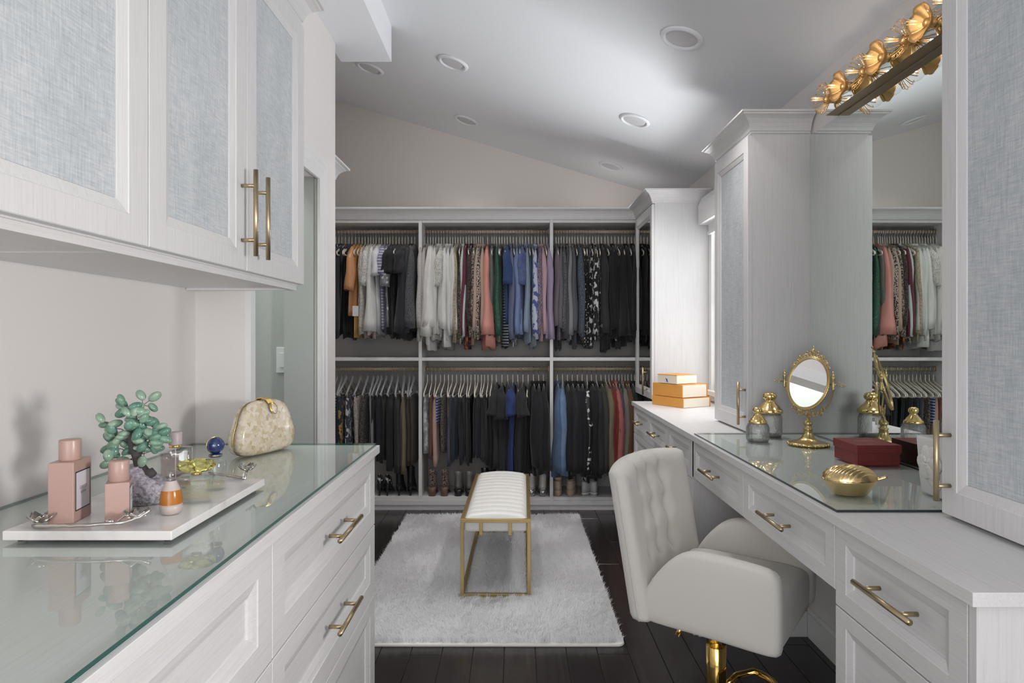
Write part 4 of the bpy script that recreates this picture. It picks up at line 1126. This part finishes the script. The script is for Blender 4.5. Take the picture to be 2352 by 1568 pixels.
# tall clear bottle with lilac cap
t = thing('perfume_bottle', 'clear rectangular perfume bottle with dusty lilac cap and gold collar', 'perfume', (-.765, 1.43, TZt+.0002), .25)
def rbox(m, hx, hy, z0, z1, r, rr=.004):
    rs = []
    for z, ins in ((z0, rr), (z0+rr*.3, rr*.3), (z0+rr, 0), (z1-rr, 0), (z1-rr*.3, rr*.3), (z1, rr)): rs.append(rrect(-hx+ins, hx-ins, -hy+ins, hy-ins, r, z, 4))
    m.rings(rs, True, True, True)
m = MB(); rbox(m, .033, .016, 0, .092, .006); m.build('glass_flask', M['bottleglass'], t)
m = MB(); rbox(m, .028, .011, .007, .080, .004, .002); m.build('perfume_liquid', M['pinkliquid'], t)
m = MB(); m.lathe([(.013, .092), (.0135, .094), (.0135, .097), (.0, .0975)], n=28); m.build('collar', M['goldbright'], t)
m = MB(); m.lathe([(.0135, .0976), (.0138, .099), (.0138, .125), (.013, .126), (0, .126)], n=28); m.build('cap', M['lilaccap'], t)
m = MB(); m.tube([(0, 0, .01), (0, 0, .093)], .0015, 6); m.build('dip_tube', M['trimw'], t)
# frosted drop with amber
t = thing('perfume_bottle', 'small frosted teardrop perfume vial with amber band at the tray front', 'perfume', (-.662, 1.222, TZt+.0002))
m = MB(); m.lathe([(0, 0), (.012, 0), (.018, .003), (.0202, .012), (.0200, .020)], n=28); m.build('frosted_base', M['frost'], t)
m = MB(); m.lathe([(.0200, .020), (.0195, .030), (.0182, .041), (.0165, .0465)], n=28, cap=False); m.build('amber_band', M['amber'], t)
m = MB(); m.lathe([(.0165, .0465), (.0135, .054), (.0105, .061), (.0095, .064)], n=28, cap=False); m.build('frosted_shoulder', M['frost'], t)
m = MB(); m.lathe([(.0095, .064), (.009, .066), (.0095, .070), (.009, .081), (.006, .0845), (0, .085)], n=24); m.build('stopper', M['bottleglass'], t)
# square glass bottle with faceted yellow stopper
t = thing('perfume_bottle', 'squat clear perfume bottle with faceted yellow crystal stopper', 'perfume', (-.655, 1.305, TZt+.0002), .35)
m = MB(); rs = []
for z, k, ins in ((0, .80, .003), (.002, .82, 0), (.030, .92, 0), (.052, 1.0, 0), (.056, .98, .002), (.058, .9, .004)): rs.append(rrect(-.034*k+ins, .034*k-ins, -.020*k+ins, .020*k-ins, .004, z, 3))
m.rings(rs, True, True, False); m.build('glass_flask', M['bottleglass'], t)
m = MB(); rbox(m, .025, .014, .008, .047, .003, .002); m.build('perfume_liquid', M['paleyellow'], t)
text('VERSACE', .0085, t, (0, -.0195, .036), (PI/2, 0, 0), g)
m = MB(); m.lathe([(.010, .058), (.010, .062)], n=20); m.build('collar', M['gold'], t)
rn = random.Random(8); m = MB(); rs = []
for i, (xx, r_) in enumerate([(-.036, .004), (-.030, .011), (-.016, .0145), (0, .0155), (.016, .0145), (.030, .011), (.036, .004)]):
    rs.append([(xx, r_*1.0*math.cos(2*PI*(j+.5*(i % 2))/7), .076+r_*.95*math.sin(2*PI*(j+.5*(i % 2))/7)) for j in range(7)])
m.rings(rs, True, True, False); m.build('stopper', M['yellowgem'], t)
# round bottle with blue ball cap
t = thing('perfume_bottle', 'round clear perfume bottle with dark blue ball cap', 'perfume', (-.668, 1.415, TZt+.0002))
m = MB(); m.lathe([(0, 0), (.020, 0), (.0225, .002), (.0225, .062), (.020, .067), (.010, .069), (.010, .073)], n=36); m.build('glass_flask', M['bottleglass'], t)
m = MB(); m.lathe([(0, .008), (.0185, .008), (.0185, .020), (0, .020)], n=28); m.build('perfume_liquid', M['paleyellow'], t)
m = MB(); m.lathe([(.0135, .0735), (.0145, .0745), (.0145, .079), (.012, .081)], n=28); m.build('neck_ring', M['blueglass'], t)
m = MB(); m.lathe([(.0148, .0762), (.0152, .077), (.0148, .0778)], n=28, cap=False); m.build('gold_band', M['goldbright'], t)
m = MB(); m.ell((0, 0, .0985), .019, .019, .0185, n=28, m=18); m.build('ball_cap', M['blueglass'], t)
m = MB(); m.tube([(.0192*math.cos(a)*.7, .0192*math.cos(a)*.7, .0985+.019*math.sin(a)) for a in [2*PI*k/40 for k in range(40)]], .0005, 6, closed=True); m.build('gold_seam', M['goldbright'], t)

# gem tree
tx, ty = -.765, 1.305
t = thing('gem_tree', 'small wire tree of green gemstone leaves on an amethyst rock', 'ornament', (tx, ty, TZt+.0002))
rn = random.Random(21); GS = 1.5
m = MB(); rs = []
for i, (z, r_) in enumerate([(.0, .78), (.004, .93), (.016, 1.0), (.030, .98), (.044, .90), (.054, .72), (.062, .45), (.066, .15)]):
    rs.append([((.058*r_*math.cos(a)*(1+.10*math.sin(3*a+i))+rn.uniform(-.0025, .0025))+.010*(i/8), .040*r_*math.sin(a)+rn.uniform(-.0025, .0025), max(0, z*(1-.28*math.cos(a)*(i/7))+rn.uniform(-.002, .002)*(i > 0))) for a in [2*PI*k/26 for k in range(26)]])
m.rings(rs, True, True, True); m.build('rock_base', M['rock'], t)
tr = [(.005, 0, .060), (-.008, 0, .078), (-.014, .002, .095), (-.022, .003, .110), (-.028, .002, .135), (-.026, .0, .160), (-.020, 0, .175)]
m = MB(); m.tube([(.022, 0, .054), (.014, 0, .060)]+tr, [.009, .012, .011, .010, .009, .008, .006, .004, .0025], 10); m.build('trunk', M['bark'], t)
# leaf clusters: photograph-like crown (x,z relative to the base; y spread)
clus = [(-.070, .158, 5), (-.058, .134, 5), (-.062, .118, 4), (-.050, .093, 6), (-.022, .195, 7), (.000, .205, 4), (-.008, .176, 7), (.002, .158, 7), (.022, .150, 5), (.032, .138, 5), (.018, .128, 6), (-.008, .118, 5), (-.030, .122, 5), (.008, .106, 3), (-.018, .143, 4)]
wires = MB(); gems = []
for cx, cz, n in clus:
    sx = -.026+.3*(cx+.026); bz = min(cz-.012, .165); st_ = (-.026 if cz > .10 else -.014, .001, max(.085, min(.170, cz-.018)))
    cy = rn.uniform(-.012, .012); node = (cx*.85-.004, cy, cz-.006)
    wires.tube([st_, ((st_[0]+node[0])/2, cy/2, (st_[2]+node[2])/2+.004), node], .0009, 5)
    for k in range(n):
        a = 2*PI*k/n+rn.random(); rr = .016+.006*rn.random(); el = rn.uniform(-.6, .6)
        p = Vector((cx+rr*math.cos(a), cy+rr*.8*math.sin(el*2)*rn.choice((-1, 1)), cz+rr*math.sin(a)*.9))
        wires.tube([node, tuple(p)], .0006, 4); gems.append((p, Vector((math.cos(a), rn.uniform(-.5, .5), math.sin(a))).normalized()))
wires.build('wire_branches', M['bark'], t)
base_gem = MB(); base_gem.ell((0, 0, 0), .0068, .0050, .0092, n=12, m=8)
gm = {}
for i, (p, d) in enumerate(gems):
    k = rn.choice((0, 0, 1, 1, 2))
    if k not in gm:
        bm_ = MB(); bm_.ell((0, 0, 0), .0076, .0052, .0088, n=12, m=8); o = bm_.build('gem_leaf', M['jade%d' % k], t); gm[k] = o.data
    else:
        o = bpy.data.objects.new('gem_leaf', gm[k]); C.objects.link(o); o.parent = t
    o.location = p; o.rotation_mode = 'QUATERNION'; o.rotation_quaternion = d.to_track_quat('Z', 'Y'); f = rn.uniform(.85, 1.12)*GS; o.scale = (f, f, f)

# mother-of-pearl clutch
t = thing('clutch_bag', 'mother-of-pearl tiled clutch bag with gold clasp on the glass counter', 'handbag', (-.795, 2.0, GZ+.0003), math.atan2(.93, .36)); t.scale = (1.18, 1.15, 1.0)
# local x = width, local -y faces the room
prof = [(0, .060, .020), (.003, .078, .026), (.010, .091, .031), (.022, .099, .034), (.045, .1035, .035), (.070, .101, .034), (.095, .093, .031), (.115, .088, .028), (.132, .080, .025), (.146, .071, .021), (.156, .059, .016), (.162, .043, .010), (.164, .025, .003)]
def shell(sgn):
    m = MB(); rs = []
    for z, hw, hd in prof:
        ring = []
        for k in range(25):
            a = PI*k/24; x = hw*math.copysign(abs(math.cos(a))**.75, math.cos(a)); y = sgn*(hd*abs(math.sin(a))**.45)+sgn*.0006
            ring.append((x, y, z))
        rs.append(ring)
    m.rings(rs, True, True, True); return m
shell(-1).build('front_shell', M['nacre'], t); shell(1).build('back_shell', M['nacre'], t)
m = MB(); rs = []
m.tube([(hw*1.004, 0, z) for z, hw, hd in prof]+[(-hw*1.004, 0, z) for z, hw, hd in prof[::-1]], .0012, 6); m.build('hinge_seam', M['antique'], t)
m = MB(); P = [(0, .020, .160), (0, .010, .168), (0, -.004, .170), (.001, -.018, .164), (.002, -.026, .152)]
for i in range(len(P)-1): pass
rs = []
for p in P: rs.append([(p[0]-.009, p[1], p[2]), (p[0]+.009, p[1], p[2]), (p[0]+.009, p[1], p[2]+.003), (p[0]-.009, p[1], p[2]+.003)])
m.rings(rs, True, True, False); cl_ = m.build('clasp', M['goldbright'], t)
rt = Matrix.Rotation(-.30, 3, 'X')
m = MB(); m.ell((.003, -.034, .140), .0125, .004, .020, rot=rt, n=24, m=12); m.build('clasp_rim', M['goldbright'], cl_)
m = MB(); m.ell((.003, -.0365, .139), .0095, .0035, .016, rot=rt, n=24, m=12); m.build('clasp_stone', M['nacre'], cl_)

# ------------------------------------------------------------ on the vanity
VZ = .9022
def jar(lab, x, y, r, h, lidr, lidh, sq=False):
    t = thing('glass_jar', lab, 'jar', (x, y, VZ+.0003))
    rn = random.Random(int(x*1000)); m = MB(); rs = []
    for i in range(9):
        z = h*i/8; ring = []
        for k in range(32):
            a = 2*PI*k/32; rr = r*(1-.12*(i in (0,))-.16*max(0, (i-6.5)/1.5))*(1+.012*math.sin(k*5.1+i*2)+.008*rn.random())
            ring.append((rr*math.cos(a), rr*math.sin(a), z))
        rs.append(ring)
    m.rings(rs, True, True, True); m.build('jar_body', M['jarglass'], t)
    m = MB(); m.lathe([(lidr*.96, h), (lidr, h+.003), (lidr, h+lidh*.14), (lidr*.93, h+lidh*.19), (lidr*.86, h+lidh*.21), (lidr*.70, h+lidh*.34), (lidr*.48, h+lidh*.46), (lidr*.36, h+lidh*.56), (lidr*.36, h+lidh*.62), (lidr*.50, h+lidh*.68), (lidr*.54, h+lidh*.78), (lidr*.48, h+lidh*.90), (lidr*.30, h+lidh*.97), (0, h+lidh)], n=36); m.build('lid', M['gold'], t)
def jarmat():
    m = bpy.data.materials.new('textured_jar_glass'); m.use_nodes = True; nt = m.node_tree; nt.nodes.clear()
    o = nt.nodes.new('ShaderNodeOutputMaterial'); t_ = nt.nodes.new('ShaderNodeBsdfTransparent'); g_ = nt.nodes.new('ShaderNodeBsdfGlossy'); x_ = nt.nodes.new('ShaderNodeMixShader')
    t_.inputs[0].default_value = (.97, .975, .975, 1); g_.inputs['Roughness'].default_value = .12
    f = noise(nt, coords(nt, (70, 70, 35)), 1, 4, .7); b_ = nt.nodes.new('ShaderNodeBump'); b_.inputs['Strength'].default_value = 1; b_.inputs['Distance'].default_value = .006; nt.links.new(f, b_.inputs['Height']); nt.links.new(b_.outputs[0], g_.inputs['Normal'])
    fr = nt.nodes.new('ShaderNodeFresnel'); fr.inputs[0].default_value = 1.6; nt.links.new(b_.outputs[0], fr.inputs['Normal'])
    a_ = nt.nodes.new('ShaderNodeMath'); a_.operation = 'ADD'; a_.inputs[1].default_value = .14; nt.links.new(fr.outputs[0], a_.inputs[0])
    nt.links.new(a_.outputs[0], x_.inputs[0]); nt.links.new(t_.outputs[0], x_.inputs[1]); nt.links.new(g_.outputs[0], x_.inputs[2]); nt.links.new(x_.outputs[0], o.inputs[0]); return m
M['jarglass'] = jarmat()
jar('small textured glass jar with polished gold knob lid', .985, 2.585, .045, .072, .036, .068)
jar('large textured glass jar with polished gold knob lid, behind the small jar', 1.085, 2.715, .051, .100, .054, .090)

# oval table mirror on an ornate brass stand
import mathutils
mx, my = 1.153, 2.505
rz_ = math.atan2(-.82, .57)    # local x = right-hand axis of the mirror, local -y = its facing side
t = thing('table_mirror', 'oval swivel mirror on an ornate antique brass stand', 'mirror', (mx, my, VZ+.0003), rz_)
m = MB(); m.lathe([(.060, .0), (.074, .0), (.076, .004), (.072, .008), (.060, .012), (.036, .018), (.024, .028), (.018, .042), (.0155, .058), (.018, .060), (.018, .064), (.013, .067), (.012, .074), (.017, .080), (.018, .086), (.013, .092), (.008, .098), (.006, .112)], n=40); m.build('stand_foot', M['antique'], t)
m = MB()
for k in range(28):
    a = 2*PI*k/28; m.ell((.073*math.cos(a), .073*math.sin(a), .004), .006, .006, .0045, n=8, m=6)
m.build('beaded_rim', M['antique'], t)
zc_ = .242
def curl(m, c, r, plane_y, a0, turns, s=1, tr=.0016):
    P = []
    for k in range(int(14*turns)+1):
        a = a0+s*2*PI*k/14; rr = r*(1-.55*k/(14*turns)); P.append((c[0]+rr*math.cos(a), plane_y, c[1]+rr*math.sin(a)))
    m.tube(P, tr, 5)
m = MB()
for s_ in (-1, 1):
    P = [(0, .006, .112), (s_*.022, .008, .118), (s_*.050, .010, .132), (s_*.076, .010, .160), (s_*.092, .008, .195), (s_*.100, .004, .228), (s_*.101, 0, zc_)]
    m.tube(P, [.004, .0036, .0032, .003, .003, .003, .0035], 8)
m.build('yoke', M['antique'], t)
for s_ in (-1, 1):
    m = MB(); m.lathe([(.0035, .218), (.006, .222), (.006, .228), (.004, .231), (.0065, .240), (.004, .250), (.006, .256), (.0075, .266), (.0075, .272), (.004, .275), (.0055, .279), (.0035, .284), (.0012, .292)], (s_*.101, 0, 0), 14); m.build('side_finial', M['antique'], t)
    m = MB(); m.tube([(s_*.088, 0, zc_), (s_*.115, 0, zc_)], .003, 8)
    curl(m, (s_*.124, zc_+.004), .009, 0, PI if s_ > 0 else 0, 1.2, s_); curl(m, (s_*.136, zc_-.001), .007, 0, 0, 1.2, -s_); m.ell((s_*.146, 0, zc_), .004, .003, .003, n=8, m=6); m.build('thumb_screw', M['antique'], t)
m = MB()
for k, (cx, cz, r_) in enumerate([(-.048, .128, .011), (-.030, .118, .010), (-.012, .124, .011), (.012, .124, .011), (.030, .118, .010), (.048, .128, .011), (-.062, .143, .009), (.062, .143, .009), (0, .110, .009), (-.020, .138, .008), (.020, .138, .008)]):
    curl(m, (cx, cz), r_, 0, k, 1.4, 1 if k % 2 else -1, .002)
m.build('scroll_work', M['antique'], t)
tl = -math.radians(16)
hd = bpy.data.objects.new('mirror_head', None); C.objects.link(hd); hd.parent = t; hd.location = (0, 0, zc_); hd.rotation_euler.x = tl
def ovalring(m, a_, b_, r_, n=56, y=0): m.tube([(a_*math.cos(2*PI*k/n), y, b_*math.sin(2*PI*k/n)) for k in range(n)], r_, 8, closed=True)
m = MB(); ovalring(m, .084, .104, .0052); ovalring(m, .0795, .0995, .0025, y=-.004)
for k in range(72):
    a = 2*PI*k/72; m.ell((.0875*math.cos(a), -.003, .1075*math.sin(a)), .0023, .0023, .0023, n=6, m=4)
m.build('oval_frame', M['antique'], hd)
m = MB(); rs = [[(.081*math.cos(2*PI*k/56), y, .101*math.sin(2*PI*k/56)) for k in range(56)] for y in (.003, -.0025)]; m.rings(rs, True, True, False); m.build('oval_glass', [M['mirror_neutral']], hd)
m = MB()
for k in range(15):
    a = PI/2+(k-7)*.135; h_ = .012*math.exp(-((k-7)/5)**2)+.003
    curl(m, ((.088+h_*.5)*math.cos(a), (.108+h_*.6)*math.sin(a)), .0075 if abs(k-7) > 1 else .010, -.001, a, 1.4, 1 if k % 2 else -1, .0021)
curl(m, (0, .128), .011, -.001, 0, 1.5, 1, .0024); m.ell((0, -.001, .146), .005, .004, .006, n=8, m=6); m.ell((0, -.003, .128), .006, .004, .006, n=10, m=6)
for s_ in (-1, 1): m.ell((s_*.022, -.002, .126), .006, .004, .004, n=8, m=6); m.ell((s_*.05, -.002, .106), .005, .004, .005, n=8, m=6)
m.build('crest', M['antique'], hd)

# red box
t = thing('gift_box', 'dark red lidded cardboard box against the wall mirror', 'box', (1.198, 2.172, VZ+.0003), .0)
B(-.070, .070, -.076, .076, 0, .050).build('box_base', M['redbox'], t)
bev(B(-.0735, .0735, -.0795, .0795, .040, .067).build('box_lid', M['redbox'], t), .0008)
sh = text('Ferragamo', .016, t, (0, .012, .0672), (0, 0, -.05), plain('silver_print', (.45, .30, .30), .4), shear=.5); 
# gold leaf box
t = thing('trinket_box', 'gold leaf-shaped lidded trinket box at the vanity glass corner', 'trinket box', (.905, 1.72, VZ+.0003), -.12)
def leafring(z, k, n=48, wav=0, sh_=0):
    ring = []
    for j in range(n):
        a = 2*PI*j/n; x = .068*k*math.cos(a); y = .048*k*math.sin(a)*(1-.18*math.cos(a)); 
        if math.cos(a) > .9: x += .008*k*(math.cos(a)-.9)*10*.5
        ring.append((x, y, z+wav*math.sin(6*a)))
    return ring
m = MB(); m.rings([leafring(0, .62), leafring(.003, .66), leafring(.015, .78), leafring(.028, .91), leafring(.037, .985), leafring(.040, 1.0)], True, True, True); m.build('box_base', M['leafgold'] if 'leafgold' in M else M['gold'], t)
m = MB()
def lidf(u, v):
    a = 2*PI*u; r_ = math.sin(v*PI/2); x = .070*r_*math.cos(a); y = .050*r_*math.sin(a)*(1-.18*math.cos(a)*r_)
    rib = .0026*math.sin((x*.55+abs(y)*1.0)*2*PI/.0085)*min(1, abs(y)/.006)*min(1, r_*1.2)
    mid_ = .003*math.exp(-(y/.003)**2)
    return (x, y, .0405+.036*math.sqrt(max(0, 1-r_*r_))**1.0+(rib+mid_)*(.3+.7*(1-r_**6))-.0)
m.grid(lidf, 120, 48, flip=True); 
m.build('box_lid', M['leafgold'], t)
m = MB(); m.tube([(.066, 0, .040), (.076, -.002, .042), (.086, -.004, .046), (.092, -.006, .050)], [.006, .005, .0045, .0055], 8); m.build('stem_handle', M['leafgold'], t)
m = MB(); m.lathe([(.003, -.006), (.003, .006)], (-.069, -.0, .040), 10, ax='y'); m.build('hinge', M['leafgold'], t)
# white ceramic planter with rose relief
t = thing('ceramic_vase', 'white ceramic vase with sculpted rose relief, half behind the brass handle', 'vase', (1.175, 1.68, VZ+.0003), .0)
m = MB(); rs = []
for z, k in ((0, .86), (.004, .89), (.05, .94), (.10, .97), (.145, 1.0), (.152, .99), (.154, .95)): rs.append(rrect(-.072*k, .072*k, -.078*k, .078*k, .014, z, 5))
m.rings(rs, True, True, True); m.build('vase_body', M['ceramic'], t)
fl = MB()
for ring_, (n, r_, tlt) in enumerate([(6, .036, .006), (5, .026, .010), (4, .016, .014), (3, .008, .016)]):
    for k in range(n):
        a = 2*PI*k/n+ring_*.5; cy = .012+r_*.75*math.cos(a); cz = .088+r_*.75*math.sin(a)
        fl.ell((-.070-tlt*.6, cy, cz), .008, r_*.62, r_*.62, rot=Matrix.Rotation(a*.3, 3, 'X'), n=12, m=8)
for k in range(4): fl.ell((-.068, .02-.012*k, .045-.008*(k % 2)), .005, .018, .011, rot=Matrix.Rotation(.6*k, 3, 'X'), n=12, m=8)
fl.build('rose_relief', M['ceramic'], t)
# orange boxes by the window
bx = math.atan2(.110, .195)
def carton(lab, x, y, z, wx, wy, h, side, face, grp='stacked orange boxes by the window', extra=None, rot=0):
    t = thing('storage_box', lab, 'box', (x, y, z), bx+rot, grp)
    m = B(0, wx-.004, 0, wy, 0, h); o = bev(m.build('box_body', M[side], t), .001)
    for p in range(1): pass
    B(.004, wx-.008, -.0012, -.0002, .002, h-.003).build('lit_side_panel', M[face], t)
    B(wx-.004, wx, -.004, wy, -.0, h+.002).build('end_board', M[side], t)
    return t
c0 = (1.010, 3.83)
carton('bottom orange box of the stack of three by the window', c0[0], c0[1], .8956, .226, .276, .058, 'orange', 'cream_lit_card')
carton('middle orange box of the stack, the thickest one', c0[0]-.002, c0[1]+.012, .9566, .208, .262, .078, 'orange', 'cream_lit_card')
t = thing('storage_box', 'small tan box with blue mark on top of the orange stack', 'box', (c0[0]-.025, c0[1]+.05, 1.0376), bx, 'stacked orange boxes by the window')
bev(B(0, .165, 0, .17, 0, .052).build('box_body', M['cream_lit_card'], t), .001)
bev(B(-.001, .166, -.001, .171, .050, .055).build('box_lid', M['orange'], t), .0008)
m = MB(); m.prism([(.075, .006), (.090, .010), (.098, .032), (.084, .028)], -.0012, -.0002, 'x'); m.build('ribbon_mark', M['ribbon'], t)

# ------------------------------------------------------------ flower vanity light above the wall mirror
t = thing('vanity_light', 'mirrored wall light bar with gold flowers and clear globe bulbs', 'wall light', (XR-.03, 2.0, 2.22))
def Wv(m, n, mat, p=None): return W(m, n, mat, p or t)
Wv(B(1.256, XR-.002, 1.54, 2.569, 2.22, 2.232), 'brass_channel', M['bar'])
Wv(B(1.262, XR-.002, 1.54, 2.566, 2.232, 2.305), 'back_box', M['trimw'])
Wv(B(1.2535, 1.256, 1.54, 2.567, 2.221, 2.312), 'mirror_plate', M['mirror'])
ys = [2.513, 2.385, 2.253, 2.137, 2.014, 1.90, 1.78, 1.66]; xw = 1.2532; zf = 2.266
for i, yf in enumerate(ys):
    rn = random.Random(60+i)
    sk = MB(); sk.lathe([(.016, xw), (.016, xw-.010), (.013, xw-.014), (.012, xw-.030)], (0, yf, zf), 16, ax='x')
    spider = (i % 2 == 0)
    so_ = Wv(sk, 'bulb_socket', M['petalgold'])
    bd = bpy.data.lights.new('bulb_light', 'POINT'); bd.energy = .07; bd.shadow_soft_size = .006; bd.color = (1, .88, .80); bo = bpy.data.objects.new('bulb_light', bd); C.objects.link(bo); bo.location = (xw-.066, yf, zf)
    m = MB(); m.ell((xw-.066, yf, zf), .034, .034, .034, n=24, m=16); m.lathe([(.011, xw-.028), (.012, xw-.036), (.017, xw-.042)], (0, yf, zf), 16, ax='x', cap=False); Wv(m, 'globe_bulb', M['bulb'], so_)
    m = MB()
    for k in range(4):
        a = PI/4+k*PI/2; m.tube([(xw-.040, yf+.004*math.cos(a), zf+.004*math.sin(a)), (xw-.082, yf+.007*math.cos(a), zf+.007*math.sin(a))], .0009, 5)
    Wv(m, 'filament', M['fil'], so_)
    if spider:
        m = MB()
        for k in range(22):
            a = 2*PI*k/22+rn.random()*.2; L = .040+.012*rn.random(); ca2, sa2 = math.cos(a), math.sin(a); P = []
            for q in range(9):
                v = q/8; rr = .012+L*math.sin(v*PI*.62); xx = xw-.012-.050*v+.012*v*v
                if q == 8: rr -= .008; xx += .004
                P.append((xx, yf+rr*ca2, zf+rr*sa2))
            m.tube(P, .0014, 4)
        m.lathe([(.0165, xw-.016), (.018, xw-.022), (.0165, xw-.028)], (0, yf, zf), 16, ax='x', cap=False)
        Wv(m, 'wire_spray', M['petalgold'], so_)
    else:
        for k in range(6):
            a = 2*PI*k/6+.3; m = MB()
            def pet(u, v, a=a, k=k):
                r_ = .010+.046*v; w_ = (u-.5)*1.35*(.25+.9*math.sin(min(1, v*1.1+.15)*PI*.62)); aa = a+w_*.85
                xx = xw-.016-.030*v**1.5-.006*math.sin(u*PI)*v+.003*(k % 2)+.0025*math.sin(u*9+k)*v
                return (xx, yf+r_*(1-.10*(2*u-1)**4*v)*math.cos(aa), zf+r_*(1-.10*(2*u-1)**4*v)*math.sin(aa))
            m.grid(pet, 8, 7); Wv(m, 'petal', M['petalgold'], so_).modifiers.new('s', 'SOLIDIFY').thickness = .0012
